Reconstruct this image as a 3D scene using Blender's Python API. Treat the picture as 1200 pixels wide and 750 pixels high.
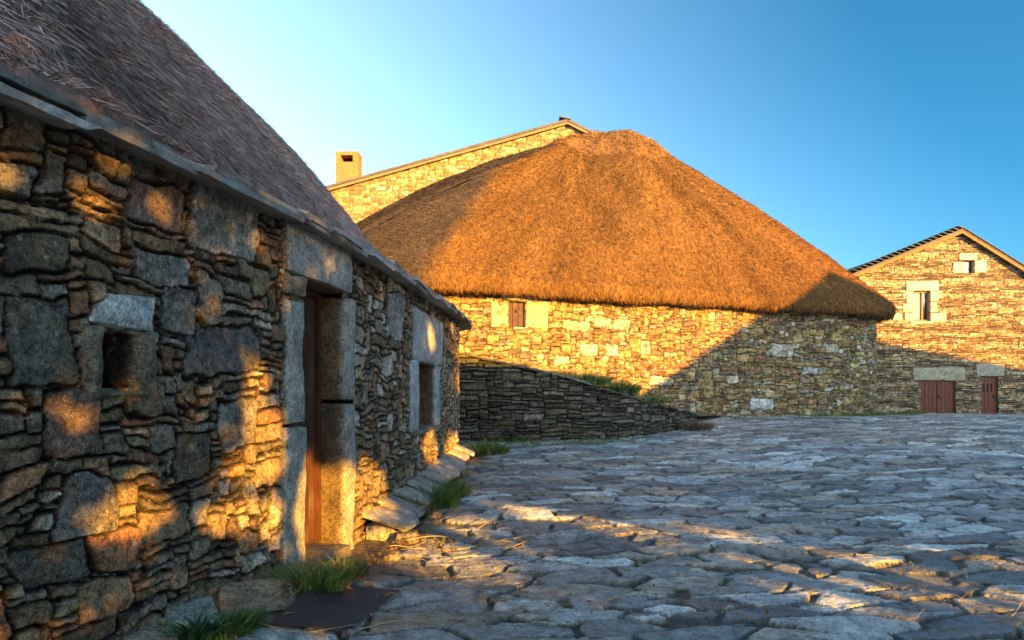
import bpy, math, random
import numpy as np
from math import radians, sin, cos, pi

for o in list(bpy.data.objects): bpy.data.objects.remove(o)
S = bpy.context.scene
C = S.collection
EYE = 1.5                      # camera height; heights "h" below are relative to the eye
F = 800.0                      # focal length in pixels of the 1200 px wide photograph
HZ = 455.0                     # row of the true horizon

# ------------------------------------------------------------------ camera, sky, sun
cam = bpy.data.cameras.new('camera'); camo = bpy.data.objects.new('camera', cam); C.objects.link(camo)
cam.sensor_width = 36; cam.lens = 36*F/1200; cam.shift_y = (HZ-375)/1200
cam.clip_start = 0.05; cam.clip_end = 3000
camo.location = (0, 0, EYE); camo.rotation_euler = (radians(90), 0, 0)
S.camera = camo
SUN_EL = radians(9.0)
SH = np.array([0.64, -0.768])                  # horizontal direction towards the sun (x, y)
SH = SH/np.linalg.norm(SH)
SP = np.array([-SH[1], SH[0]])                 # across the sun direction
w = bpy.data.worlds.new('World'); S.world = w; w.use_nodes = True
nt = w.node_tree; nt.nodes.clear()
sky = nt.nodes.new('ShaderNodeTexSky'); sky.sky_type = 'NISHITA'; sky.sun_disc = False
sky.sun_elevation = SUN_EL; sky.sun_rotation = math.atan2(SH[0], SH[1])
sky.altitude = 1200; sky.air_density = 1.0; sky.dust_density = 2.0; sky.ozone_density = 2.2
hs = nt.nodes.new('ShaderNodeHueSaturation'); hs.inputs['Saturation'].default_value = .70; hs.inputs['Hue'].default_value = .484
bg = nt.nodes.new('ShaderNodeBackground'); bg.inputs['Strength'].default_value = 0.15
wo = nt.nodes.new('ShaderNodeOutputWorld')
nt.links.new(sky.outputs[0], hs.inputs['Color']); tcw = nt.nodes.new('ShaderNodeTexCoord'); dt = nt.nodes.new('ShaderNodeVectorMath'); dt.operation = 'DOT_PRODUCT'; dt.inputs[1].default_value = (.70, .46, .55)
mrw = nt.nodes.new('ShaderNodeMapRange'); mrw.inputs['From Min'].default_value = -.12; mrw.inputs['From Max'].default_value = .90; mrw.inputs['To Min'].default_value = .18; mrw.inputs['To Max'].default_value = 1.0
# deepens the blue where the sky is polarised, away from the antisolar side
vmw = nt.nodes.new('ShaderNodeMix'); vmw.data_type = 'RGBA'; vmw.blend_type = 'MULTIPLY'; vmw.inputs[7].default_value = (.05, .20, .30, 1)
nt.links.new(tcw.outputs['Generated'], dt.inputs[0]); nt.links.new(dt.outputs['Value'], mrw.inputs[0]); nt.links.new(hs.outputs[0], vmw.inputs[6]); nt.links.new(mrw.outputs[0], vmw.inputs[0])
nt.links.new(vmw.outputs[2], bg.inputs[0]); nt.links.new(bg.outputs[0], wo.inputs[0])
sl = bpy.data.lights.new('sun', 'SUN'); sl.energy = 3.1; sl.angle = radians(0.5); sl.color = (1.0, 0.465, 0.05)
slo = bpy.data.objects.new('sun', sl); C.objects.link(slo)
from mathutils import Vector
sd = Vector((SH[0]*cos(SUN_EL), SH[1]*cos(SUN_EL), sin(SUN_EL)))
slo.rotation_euler = sd.to_track_quat('Z', 'Y').to_euler()
slo.location = (20, -20, 12)
S.view_settings.view_transform = 'Standard'; S.view_settings.look = 'None'
S.view_settings.exposure = 2.72; S.view_settings.gamma = 1.0
S.view_settings.use_curve_mapping = False

rng = np.random.default_rng(7)
random.seed(7)

# ------------------------------------------------------------------ noise
def _hash(ix, iy, iz, seed):
    n = (ix.astype(np.int64)*374761393 + iy.astype(np.int64)*668265263 + iz.astype(np.int64)*2147483647 + seed*1274126177) & 0xffffffff
    n = ((n ^ (n >> 13))*1274126177) & 0xffffffff
    n = ((n ^ (n >> 15))*2246822519) & 0xffffffff
    return ((n ^ (n >> 16)) & 0xffff)/65535.0
def vnoise(x, y, z=None, seed=0):
    x = np.asarray(x, float); y = np.asarray(y, float)
    z = np.zeros_like(x) if z is None else np.asarray(z, float)
    ix, iy, iz = np.floor(x), np.floor(y), np.floor(z)
    fx, fy, fz = x-ix, y-iy, z-iz
    fx, fy, fz = [f*f*f*(f*(f*6-15)+10) for f in (fx, fy, fz)]
    r = 0
    for a in (0, 1):
        for b in (0, 1):
            for c in (0, 1):
                r = r + _hash(ix+a, iy+b, iz+c, seed)*(fx if a else 1-fx)*(fy if b else 1-fy)*(fz if c else 1-fz)
    return r*2-1
def lnoise(x, y, seed=0):
    ix, iy = np.floor(x), np.floor(y); fx, fy = x-ix, y-iy; z = ix*0; r = 0
    for a in (0, 1):
        for b in (0, 1): r = r+_hash(ix+a, iy+b, z, seed)*(fx if a else 1-fx)*(fy if b else 1-fy)
    return r*2-1
def lfbm(x, y, oct=3, seed=0, gain=.5):
    r, t, a = 0, 0, 1.0
    for i in range(oct):
        k = 2.1**i; c, s_ = cos(i*.9+.3), sin(i*.9+.3); r = r+a*lnoise((x*c+y*s_)*k+i*5.3, (-x*s_+y*c)*k+i*2.1, seed+i); t += a; a *= gain
    return r/t
def fbm(x, y, z=None, oct=4, seed=0, gain=.5):
    r, a, t = 0, 1.0, 0
    z = np.zeros_like(np.asarray(x, float)) if z is None else z
    for i in range(oct):
        k = 2.03**i
        r = r + a*vnoise(x*k+i*7.3, y*k-i*3.1, z*k+i*1.7, seed+i); t += a; a *= gain
    return r/t
def sstep(a, b, x):
    t = np.clip((x-a)/(b-a), 0, 1); return t*t*(3-2*t)

# ------------------------------------------------------------------ objects and materials
def tag(o, label=None, cat=None, group=None, kind=None):
    if label: o['label'] = label
    if cat: o['category'] = cat
    if group: o['group'] = group
    if kind: o['kind'] = kind
    return o
def empty(name, loc, label, cat, group=None):
    o = bpy.data.objects.new(name, None); C.objects.link(o); o.location = loc
    return tag(o, label, cat, group)
def mesh(name, V, Fs, mat, col=None, parent=None, smooth=False, origin=None, sharp=0):
    """V (n,3) world positions, Fs quads/tris array or list of tuples; one mesh object"""
    V = np.asarray(V, float)
    if parent is not None: off = np.array(parent['_w'] if '_w' in parent else parent.location)
    elif origin is not None: off = np.array(origin, float)
    else: off = np.zeros(3)
    V = V-off
    me = bpy.data.meshes.new(name)
    if isinstance(Fs, np.ndarray):
        k = Fs.shape[1]; nf = len(Fs)
        me.vertices.add(len(V)); me.vertices.foreach_set('co', V.astype(np.float32).ravel())
        me.loops.add(nf*k); me.loops.foreach_set('vertex_index', Fs.astype(np.int32).ravel())
        me.polygons.add(nf); me.polygons.foreach_set('loop_start', np.arange(0, nf*k, k, dtype=np.int32))
        me.polygons.foreach_set('loop_total', np.full(nf, k, dtype=np.int32))
        me.update(calc_edges=True)
    else:
        me.from_pydata([tuple(v) for v in V], [], [tuple(f) for f in Fs]); me.update()
    if col is not None:
        a = me.color_attributes.new('Col', 'FLOAT_COLOR', 'POINT')
        c = np.ones((len(V), 4), np.float32); c[:, :3] = np.clip(col, 0.004, .95); a.data.foreach_set('color', c.ravel())
    if smooth: me.polygons.foreach_set('use_smooth', np.ones(len(me.polygons), dtype=bool))
    if sharp: me.set_sharp_from_angle(angle=radians(sharp))
    me.materials.append(mat)
    o = bpy.data.objects.new(name, me); C.objects.link(o)
    if parent is not None: o.parent = parent
    elif origin is not None: o.location = origin
    return o

def newmat(name, color=(.3,.3,.3), attr=True, rough=.85, var=.35, vscale=14, fine=90, bump=.4, bscale=60, bdist=.006, stretch=None, spec=.3, spots=None, metallic=0, ridge=0, pits=None):
    m = bpy.data.materials.new(name); m.use_nodes = True
    n = m.node_tree.nodes; L = m.node_tree.links
    b = n['Principled BSDF']; b.inputs['Roughness'].default_value = rough
    b.inputs['Specular IOR Level'].default_value = spec; b.inputs['Metallic'].default_value = metallic
    tc = n.new('ShaderNodeTexCoord'); mp = n.new('ShaderNodeMapping'); L.new(tc.outputs['Object'], mp.inputs[0])
    if stretch: mp.inputs['Scale'].default_value = stretch
    if attr:
        a = n.new('ShaderNodeAttribute'); a.attribute_name = 'Col'; base = a.outputs['Color']
    else:
        a = n.new('ShaderNodeRGB'); a.outputs[0].default_value = (*color, 1); base = a.outputs[0]
    n1 = n.new('ShaderNodeTexNoise'); n1.inputs['Scale'].default_value = vscale; n1.inputs['Detail'].default_value = 8; n1.inputs['Roughness'].default_value = .65
    n2 = n.new('ShaderNodeTexNoise'); n2.inputs['Scale'].default_value = fine; n2.inputs['Detail'].default_value = 5; n2.inputs['Roughness'].default_value = .7
    L.new(mp.outputs[0], n1.inputs[0]); L.new(mp.outputs[0], n2.inputs[0])
    ad = n.new('ShaderNodeMath'); ad.operation = 'ADD'; L.new(n1.outputs[0], ad.inputs[0]); L.new(n2.outputs[0], ad.inputs[1])
    mr = n.new('ShaderNodeMapRange'); mr.inputs['From Min'].default_value = .78; mr.inputs['From Max'].default_value = 1.22
    mr.inputs['To Min'].default_value = 1-var; mr.inputs['To Max'].default_value = 1+var
    L.new(ad.outputs[0], mr.inputs[0])
    vm = n.new('ShaderNodeVectorMath'); vm.operation = 'SCALE'; L.new(base, vm.inputs[0]); L.new(mr.outputs[0], vm.inputs['Scale'])
    out = vm.outputs[0]
    if pits:
        sc_, lo_, amt_ = pits
        n4 = n.new('ShaderNodeTexNoise'); n4.inputs['Scale'].default_value = sc_; n4.inputs['Detail'].default_value = 10; n4.inputs['Roughness'].default_value = .78; L.new(tc.outputs['Object'], n4.inputs[0])
        r4 = n.new('ShaderNodeMapRange'); r4.inputs['From Min'].default_value = lo_; r4.inputs['From Max'].default_value = lo_+.10; r4.inputs['To Min'].default_value = 1-amt_; r4.inputs['To Max'].default_value = 1.12; L.new(n4.outputs[0], r4.inputs[0])
        v4 = n.new('ShaderNodeVectorMath'); v4.operation = 'SCALE'; L.new(out, v4.inputs[0]); L.new(r4.outputs[0], v4.inputs['Scale']); out = v4.outputs[0]
    if spots:                                       # lichen / pale crust: colour, threshold, scale
        sc, th, ss, amt = spots
        n3 = n.new('ShaderNodeTexNoise'); n3.inputs['Scale'].default_value = ss; n3.inputs['Detail'].default_value = 9; n3.inputs['Roughness'].default_value = .72
        L.new(tc.outputs['Object'], n3.inputs[0])
        r = n.new('ShaderNodeMapRange'); r.inputs['From Min'].default_value = th; r.inputs['From Max'].default_value = th+.05
        r.inputs['To Max'].default_value = amt
        L.new(n3.outputs[0], r.inputs[0])
        mx = n.new('ShaderNodeMix'); mx.data_type = 'RGBA'; L.new(r.outputs[0], mx.inputs[0]); L.new(out, mx.inputs[6]); mx.inputs[7].default_value = (*sc, 1)
        out = mx.outputs[2]
    L.new(out, b.inputs['Base Color'])
    if bump:
        nb = n.new('ShaderNodeTexNoise'); nb.inputs['Scale'].default_value = bscale; nb.inputs['Detail'].default_value = 8; nb.inputs['Roughness'].default_value = .7
        L.new(mp.outputs[0], nb.inputs[0])
        bp = n.new('ShaderNodeBump'); bp.inputs['Strength'].default_value = bump; bp.inputs['Distance'].default_value = bdist
        if ridge:
            nr_ = n.new('ShaderNodeTexNoise'); nr_.noise_type = 'RIDGED_MULTIFRACTAL'; nr_.inputs['Scale'].default_value = bscale*.35; nr_.inputs['Detail'].default_value = 7; nr_.inputs['Roughness'].default_value = .6
            mp2 = n.new('ShaderNodeMapping'); mp2.inputs['Scale'].default_value = (1, 1, ridge); L.new(tc.outputs['Object'], mp2.inputs[0]); L.new(mp2.outputs[0], nr_.inputs[0])
            ma = n.new('ShaderNodeMath'); ma.operation = 'MULTIPLY_ADD'; ma.inputs[1].default_value = .35; L.new(nr_.outputs[0], ma.inputs[0]); L.new(nb.outputs[0], ma.inputs[2]); L.new(ma.outputs[0], bp.inputs['Height'])
        else: L.new(nb.outputs[0], bp.inputs['Height'])
        L.new(bp.outputs[0], b.inputs['Normal'])
    return m

M = {}
M['rubble'] = newmat('rubble stone', var=.75, vscale=16, fine=110, pits=(40, .41, .5), bump=1, bscale=45, bdist=.03, ridge=2.2, spots=((.52,.51,.44), .585, 26, .7))
M['wallfar'] = newmat('coursed stone', var=.55, pits=(9, .42, .5), vscale=6, fine=45, bump=1, bscale=25, bdist=.04, ridge=2)
M['slab'] = newmat('pale slab stone', var=.5, pits=(42, .42, .55), ridge=.5, vscale=12, fine=90, bump=.8, bscale=50, bdist=.012, spots=((.14,.13,.11), .58, 34, .45))
M['pave'] = newmat('schist paving', var=.6, pits=(16, .40, .35), vscale=10, fine=90, bump=1, bscale=40, bdist=.022, ridge=1, rough=.5, spec=.5, spots=((.30,.27,.22), .63, 13, .5))
M['thatch'] = newmat('thatch', var=.45, vscale=10, fine=70, bump=.6, bscale=70, bdist=.02, rough=.95, spec=.1)
M['straw'] = newmat('straw strand', var=.1, bump=0, rough=.9, spec=.15)
M['grass'] = newmat('grass blade', var=.1, bump=0, rough=.6, spec=.3)
M['leaf'] = newmat('leaf', (.06,.1,.03), attr=False, bump=0, rough=.6)
M['bark'] = newmat('bark', (.12,.09,.06), attr=False, bump=.8, stretch=(1,1,.2))
M['soil'] = newmat('soil', (.12,.09,.055), attr=False, var=.5, vscale=5, fine=60, bump=1, bscale=30, bdist=.03)
M['wood'] = newmat('brown plank wood', attr=True, var=.5, vscale=6, fine=30, stretch=(14,14,1), bump=.8, bscale=14, bdist=.006, rough=.75)
M['redwood'] = newmat('painted red brown door', attr=True, var=.18, vscale=5, fine=40, stretch=(6,6,1), bump=.3, rough=.5)
M['fascia'] = newmat('verge timber', (.42,.27,.12), attr=False, var=.3, stretch=(1,1,6), bump=.3)
M['slate'] = newmat('dark slate', attr=True, var=.35, vscale=10, fine=60, bump=.8, bscale=30, bdist=.01, rough=.6, spots=((.3,.29,.24), .6, 14, .6))
M['rust'] = newmat('rusted plate', (.05,.034,.03), attr=False, var=.3, vscale=9, fine=120, bump=.3, bscale=120, bdist=.002, rough=.6, spec=.4, spots=((.10,.055,.03), .66, 12, .5))
M['iron'] = newmat('dark iron', (.03,.03,.03), attr=False, var=.2, bump=.2, rough=.5)
M['glass'] = newmat('dark pane', (.02,.025,.03), attr=False, var=.1, bump=0, rough=.08, spec=.6)
M['dark'] = newmat('dark interior', (.012,.010,.008), attr=False, var=.3, bump=0)
M['cloth'] = newmat('curtain', (.6,.52,.36), attr=False, var=.1, bump=0)
M['brick'] = newmat('chimney masonry', attr=True, var=.35, bump=.8)

# ------------------------------------------------------------------ curves
class Curve:
    def __init__(s, pts, closed=False, side=1, n=40, straight=False):
        P = np.array(pts, float)
        if straight: D = np.concatenate([P[i]+(P[i+1]-P[i])*np.linspace(0, 1, n, endpoint=False)[:, None] for i in range(len(P)-1)]+[P[-1:]])
        else:
            if closed: Q = np.vstack([P[-1], P, P[0], P[1]])
            else: Q = np.vstack([2*P[0]-P[1], P, 2*P[-1]-P[-2]])
            out = []
            for i in range(1, len(Q)-2):
                p0, p1, p2, p3 = Q[i-1:i+3]; t = np.linspace(0, 1, n, endpoint=False)[:, None]
                out.append(.5*((2*p1)+(-p0+p2)*t+(2*p0-5*p1+4*p2-p3)*t*t+(-p0+3*p1-3*p2+p3)*t**3))
            out.append(Q[-2:-1]); D = np.vstack(out)
        s.D = D; d = np.diff(D, axis=0); s.u = np.concatenate([[0], np.cumsum(np.hypot(d[:, 0], d[:, 1]))]); s.len = s.u[-1]
        T = np.gradient(D, s.u, axis=0); 
        if closed: T[0] = T[-1] = (T[0]+T[-1])/2
        T /= np.linalg.norm(T, axis=1)[:, None]
        s.N = np.stack([T[:, 1], -T[:, 0]], 1)*side
    def at(s, u):
        return np.interp(u, s.u, s.D[:, 0]), np.interp(u, s.u, s.D[:, 1])
    def nrm(s, u):
        a, b = np.interp(u, s.u, s.N[:, 0]), np.interp(u, s.u, s.N[:, 1]); l = np.hypot(a, b); return a/l, b/l
    def off(s, d):
        return s.D+s.N*d
    def uof(s, px):                                  # arclength of the visible wall point in column px
        uu = np.linspace(0, s.len, 6000); X, Z = s.at(uu); nx, nz = s.nrm(uu)
        ok = (Z > .5) & (nx*X+nz*Z < 0)
        e = np.where(ok, np.abs(600+F*X/np.where(ok, Z, 1)-px), 1e9); return uu[np.argmin(e)]
    def uh(s, px, py):
        u = s.uof(px); X, Z = s.at(u); return float(u), float((HZ-py)/F*Z)
    def point(s, u, h, d=0):
        X, Z = s.at(u); a, b = s.nrm(u); return np.array([X+a*d, Z+b*d, h+EYE])

# ------------------------------------------------------------------ stonework
def pack(U0, U1, H0, H1, cu, ch, sizes, specials=(), seed=0):
    r = random.Random(seed)
    nu, nh = int(math.ceil((U1-U0)/cu)), int(math.ceil((H1-H0)/ch))
    G = -np.ones((nh, nu), int); R = []; K = []
    for sp in specials:
        a, b, c, d = int(round((sp[0]-U0)/cu)), int(round((sp[1]-U0)/cu)), int(round((sp[2]-H0)/ch)), int(round((sp[3]-H0)/ch))
        a, c = max(a, 0), max(c, 0); b, d = min(max(b, a+1), nu), min(max(d, c+1), nh)
        if a >= nu or c >= nh: continue
        G[c:d, a:b] = len(R); R.append((a, b, c, d)); K.append(sp[4])
    for j in range(nh):
        i = 0
        while i < nu:
            if G[j, i] >= 0: i += 1; continue
            run = 0
            while i+run < nu and G[j, i+run] < 0 and run < 40: run += 1
            wmin, wmax, hmin, hmax = r.choices([s[:4] for s in sizes], [s[4] for s in sizes])[0]
            ww = min(run, r.randint(wmin, wmax)); hh = r.randint(hmin, hmax)
            if run-ww == 1: ww = run
            if ww <= 2: hh = min(hh, max(2, hmin))
            k = 0
            while k < hh and j+k < nh and (G[j+k, i:i+ww] < 0).all(): k += 1
            G[j:j+k, i:i+ww] = len(R); R.append((i, i+ww, j, j+k)); K.append(None); i += ww
    R = np.array(R, float)
    B = np.stack([U0+R[:, 0]*cu, U0+R[:, 1]*cu, H0+R[:, 2]*ch, H0+R[:, 3]*ch], 1)
    return G, B, K

def stones(Ug, Hg, pk, U0, H0, cu, ch, palette, weights, gap=.008, depth=.05, bev=.03, warp=.05, wscale=3.0, off=.02, rough=.010, layer=1.0, joint=(.05,.042,.03), seed=0, rad=.4, mott=.25, rag=.012, facet=.02, crack=1):
    """height and colour of rubble masonry on the grid Ug,Hg"""
    G, B, K = pk
    wu = Ug+warp*1.3*lfbm(Ug*wscale, Hg*wscale, oct=4, seed=seed+11, gain=.55); wh = Hg+warp*lfbm(Ug*wscale*1.0, Hg*wscale*1.4, oct=4, seed=seed+23, gain=.55)
    i = np.clip(((wu-U0)/cu).astype(int), 0, G.shape[1]-1); j = np.clip(((wh-H0)/ch).astype(int), 0, G.shape[0]-1)
    idx = G[j, i]; b = B[idx]
    ns = len(B); r = np.random.default_rng(seed+5)
    rr = r.random((ns, 8))
    cx, cy = (b[..., 0]+b[..., 1])/2, (b[..., 2]+b[..., 3])/2; hx, hy = (b[..., 1]-b[..., 0])/2, (b[..., 3]-b[..., 2])/2
    mn = np.minimum(hx, hy)
    sh = (rr[idx, 6]-.5)*.5*(wu-cx)/np.maximum(hx, .01)*mn*.5      # slanting beds
    R = mn*rad*(.5+rr[idx, 7])
    qx = np.abs(wu-cx)-hx+R; qy = np.abs(wh-cy+sh*0)-hy+R
    d = -(np.hypot(np.maximum(qx, 0), np.maximum(qy, 0))+np.minimum(np.maximum(qx, qy), 0)-R)-gap*(.6+rr[idx, 0])
    o = idx*3.71
    d = d+rag*fbm(Ug*14+o, Hg*18, oct=4, seed=seed+3, gain=.65)
    t = np.clip(d/bev, 0, 1); prof = 1-(1-t)**2.6
    body = off*(rr[idx, 1]*2-1)+(rr[idx, 2]-.5)*.10*(wu-cx)+(rr[idx, 3]-.5)*.22*(wh-cy)
    # broken facets: lowest of a few tilted planes per stone, then ragged cleavage steps
    fx, fy = (wu-cx)/np.maximum(hx, .02), (wh-cy)/np.maximum(hy, .02)
    fac = np.minimum(.0+facet*(rr[idx, 1]-.2)*fx, facet*(rr[idx, 5]-.5)*1.6*fy+facet*.3)
    fac = np.minimum(fac, facet*(1.0-rr[idx, 0]*.8)-facet*1.2*np.abs(fx*(rr[idx, 3]-.3)+fy*(rr[idx, 2]-.3)))
    body = body+fac
    body = body+rough*fbm(Ug*9+o, Hg*9*(1+1.5*layer)+o, oct=5, seed=seed+1, gain=.62)
    st_ = fbm(Ug*2.2+o, Hg*15, oct=3, seed=seed+2)*3.2
    body = body+rough*layer*(np.floor(st_)+sstep(.0, .25, st_-np.floor(st_)))/2.2
    cr = np.abs(fbm(Ug*5+o, Hg*7+o*.3, oct=3, seed=seed+14)); body = body-.010*crack*(1-sstep(.0, .05, cr))
    h = np.where(d > 0, (depth+body)*prof, 0)-depth
    h = h+.0045*fbm(Ug*38, Hg*46, oct=3, seed=seed+9, gain=.8)
    pal = np.array(palette); ci = r.choice(len(pal), ns, p=np.array(weights)/sum(weights))
    base = pal[ci]*(.72+.56*rr[:, 4:5])
    for k, c in enumerate(K):
        if c is not None: base[k] = np.array(c)*1.12
    col = base[idx]
    m = fbm(Ug*4+o, Hg*4+o, oct=5, seed=seed+31, gain=.65)[..., None]
    col = col*(1+mott*1.6*m)
    m2 = sstep(.12, .42, fbm(Ug*7+o*2, Hg*7, oct=5, seed=seed+37, gain=.65))[..., None]
    col = col*(1-m2*.55)+np.array([.20, .15, .075])*m2*.55
    m3 = sstep(.22, .5, fbm(Ug*11, Hg*11+o, oct=5, seed=seed+41, gain=.7))[..., None]
    col = col*(1-m3*.5)+np.array([.10, .10, .085])*m3*.5
    jt = sstep(.0, .012, d)[..., None]
    col = np.array(joint)*(1-jt)+col*jt
    return h, col

def grid_faces(nr, nc, keep=None):
    a = np.arange(nr*nc).reshape(nr, nc)
    q = np.stack([a[:-1, :-1], a[:-1, 1:], a[1:, 1:], a[1:, :-1]], -1)
    if keep is not None: return q[keep]
    return q.reshape(-1, 4)
def wall_sheet(cv, U0, U1, H0, H1, step, holes=(), top=None, stonekw=None, packkw=None, specials=(), pad=0):
    us = np.arange(U0, U1+step*.5, step); hv = np.arange(H0, H1+step*.5, step)
    # snap grid lines onto the edges of the openings
    for (a, b, c, d) in holes:
        for e in (a, b): us[np.argmin(np.abs(us-e))] = e
        for e in (c, d): hv[np.argmin(np.abs(hv-e))] = e
    Ug, Hg = np.meshgrid(us, hv)
    pk = pack(U0-.3, U1+.3, H0-.2, H1+.3, specials=specials, **packkw)
    h, col = stones(Ug, Hg, pk, U0-.3, H0-.2, packkw['cu'], packkw['ch'], **stonekw)
    Hh = Hg if top is None else np.minimum(Hg, top(Ug))
    X, Z = cv.at(Ug); nx, nz = cv.nrm(Ug)
    V = np.stack([X+nx*h, Z+nz*h, Hh+EYE], -1).reshape(-1, 3)
    cu_, ch_ = (Ug[:-1, :-1]+Ug[1:, 1:])/2, (Hg[:-1, :-1]+Hg[1:, 1:])/2
    keep = np.ones(cu_.shape, bool)
    for (a, b, c, d) in holes: keep &= ~((cu_ > a) & (cu_ < b) & (ch_ > c) & (ch_ < d))
    if top is not None: keep &= Hg[:-1, :-1] < top(cu_)+step
    return V, grid_faces(len(hv), len(us), keep), col.reshape(-1, 3)
def join(parts):
    V, Fs, Cc, n = [], [], [], 0
    for v, f, c in parts:
        V.append(v); Fs.append(f+n); Cc.append(np.broadcast_to(np.asarray(c, float), (len(v), 3))); n += len(v)
    return np.vstack(V), np.vstack(Fs), np.vstack(Cc)

_cube_cache = {}
def cube_grid(nx, ny, nz):
    k = (nx, ny, nz)
    if k in _cube_cache: return _cube_cache[k]
    V, Fs = {}, []
    def vid(p):
        if p not in V: V[p] = len(V)
        return V[p]
    n = k
    for ax in range(3):
        a, b = [i for i in range(3) if i != ax]
        for sgn in (0, 1):
            for i in range(n[a]):
                for j in range(n[b]):
                    q = []
                    for (di, dj) in ((0,0),(1,0),(1,1),(0,1)):
                        p = [0,0,0]; p[ax] = sgn*n[ax]; p[a] = i+di; p[b] = j+dj; q.append(vid(tuple(p)))
                    if (sgn == 1) == (ax == 1): q = q[::-1]
                    Fs.append(q)
    P = np.array(list(V.keys()), float)/np.array(n)*2-1
    _cube_cache[k] = (P, np.array(Fs)); return _cube_cache[k]
def rock(corners, res=.05, noise=.012, nscale=6, rnd=.03, color=(.4,.4,.36), seed=0, cvar=.25):
    """irregular dressed stone through 8 corners (bottom 4 then top 4, each as a-b-c-d round), trilinear"""
    c = np.array(corners, float)
    L = [np.linalg.norm(c[1]-c[0]), np.linalg.norm(c[3]-c[0]), np.linalg.norm(c[4]-c[0])]
    n = [int(min(40, max(2, round(l/res)))) for l in L]
    P, Fs = cube_grid(*n)
    # rounding: pull points at the edges in
    r = [min(.45, rnd/max(l/2, .01)) for l in L]
    q = P.copy(); ed = np.abs(P)
    for a in range(3):
        b, d = [i for i in range(3) if i != a]
        near = np.maximum(sstep(1-r[b]*2, 1, ed[:, b]), sstep(1-r[d]*2, 1, ed[:, d]))
        q[:, a] = P[:, a]*(1-near*r[a]*.5)
    t = (q+1)/2; x, y, z = t[:, :1], t[:, 1:2], t[:, 2:3]
    bot = c[0]*(1-x)*(1-y)+c[1]*x*(1-y)+c[2]*x*y+c[3]*(1-x)*y
    tp = c[4]*(1-x)*(1-y)+c[5]*x*(1-y)+c[6]*x*y+c[7]*(1-x)*y
    W = bot*(1-z)+tp*z
    ctr = c.mean(0); dirn = (W-ctr); 
    nv = P/np.maximum(np.linalg.norm(P, axis=1)[:, None], .01)
    ex = (c[1]-c[0])/L[0]; ey = (c[3]-c[0])/L[1]; ez = (c[4]-c[0])/L[2]
    nw = nv[:, :1]*ex+nv[:, 1:2]*ey+nv[:, 2:3]*ez
    f = fbm(W[:, 0]*nscale, W[:, 1]*nscale, W[:, 2]*nscale, oct=4, seed=seed)
    g = vnoise(W[:, 0]*nscale*.5, W[:, 1]*nscale*.5, W[:, 2]*nscale*.5, seed=seed+9)
    W = W+nw*(noise*(f*1.2+g*.8))[:, None]
    m = fbm(W[:, 0]*7, W[:, 1]*7, W[:, 2]*7, oct=4, seed=seed+3, gain=.6)[:, None]
    m2 = sstep(.15, .45, fbm(W[:, 0]*5, W[:, 1]*5, W[:, 2]*5, oct=4, seed=seed+8, gain=.6))[:, None]
    col = np.array(color)*(1+cvar*1.5*m); col = col*(1-.5*m2)+np.array([.17,.13,.075])*.5*m2
    return W, Fs, col
def wallblock(cv, u0, u1, h0, h1, d0=-.3, d1=.02, jit=.01, seed=0, inner=None, **kw):
    """a stone set in a wall: along the curve u0..u1, heights h0..h1, from depth d0 to d1 outside the face"""
    r = random.Random(seed); c = []
    for h in (h0, h1):
        for (u, d) in ((u0, d0), (u1, d0), (u1, d1), (u0, d1)):
            c.append(cv.point(u+r.uniform(-jit, jit), h+r.uniform(-jit, jit), d+r.uniform(-jit, jit)*.3))
    W, Fs, col = rock(c, seed=seed, **kw)
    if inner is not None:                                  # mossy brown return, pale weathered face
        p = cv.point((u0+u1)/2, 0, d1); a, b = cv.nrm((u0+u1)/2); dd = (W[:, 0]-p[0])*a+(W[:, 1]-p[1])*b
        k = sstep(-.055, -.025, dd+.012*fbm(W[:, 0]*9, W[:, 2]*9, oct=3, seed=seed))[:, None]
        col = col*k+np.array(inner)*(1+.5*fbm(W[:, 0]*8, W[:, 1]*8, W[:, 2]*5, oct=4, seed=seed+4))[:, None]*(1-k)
    return W, Fs, col
def box(x0, x1, y0, y1, z0, z1, **kw):
    c = [(x0,y0,z0),(x1,y0,z0),(x1,y1,z0),(x0,y1,z0),(x0,y0,z1),(x1,y0,z1),(x1,y1,z1),(x0,y1,z1)]
    return rock(c, **{**dict(noise=0, rnd=.004, cvar=.08), **kw})
def put(name, data, mat, parent=None, smooth=True, origin=None, label=None):
    V, Fs, col = data; sh_ = 38 if smooth and mat not in (M['thatch'], M['straw']) else 0
    o = mesh(name, V, Fs, mat, col=np.broadcast_to(col, (len(V), 3)), parent=parent, smooth=smooth, origin=origin, sharp=sh_)
    if label: o['label'] = label
    return o

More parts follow.
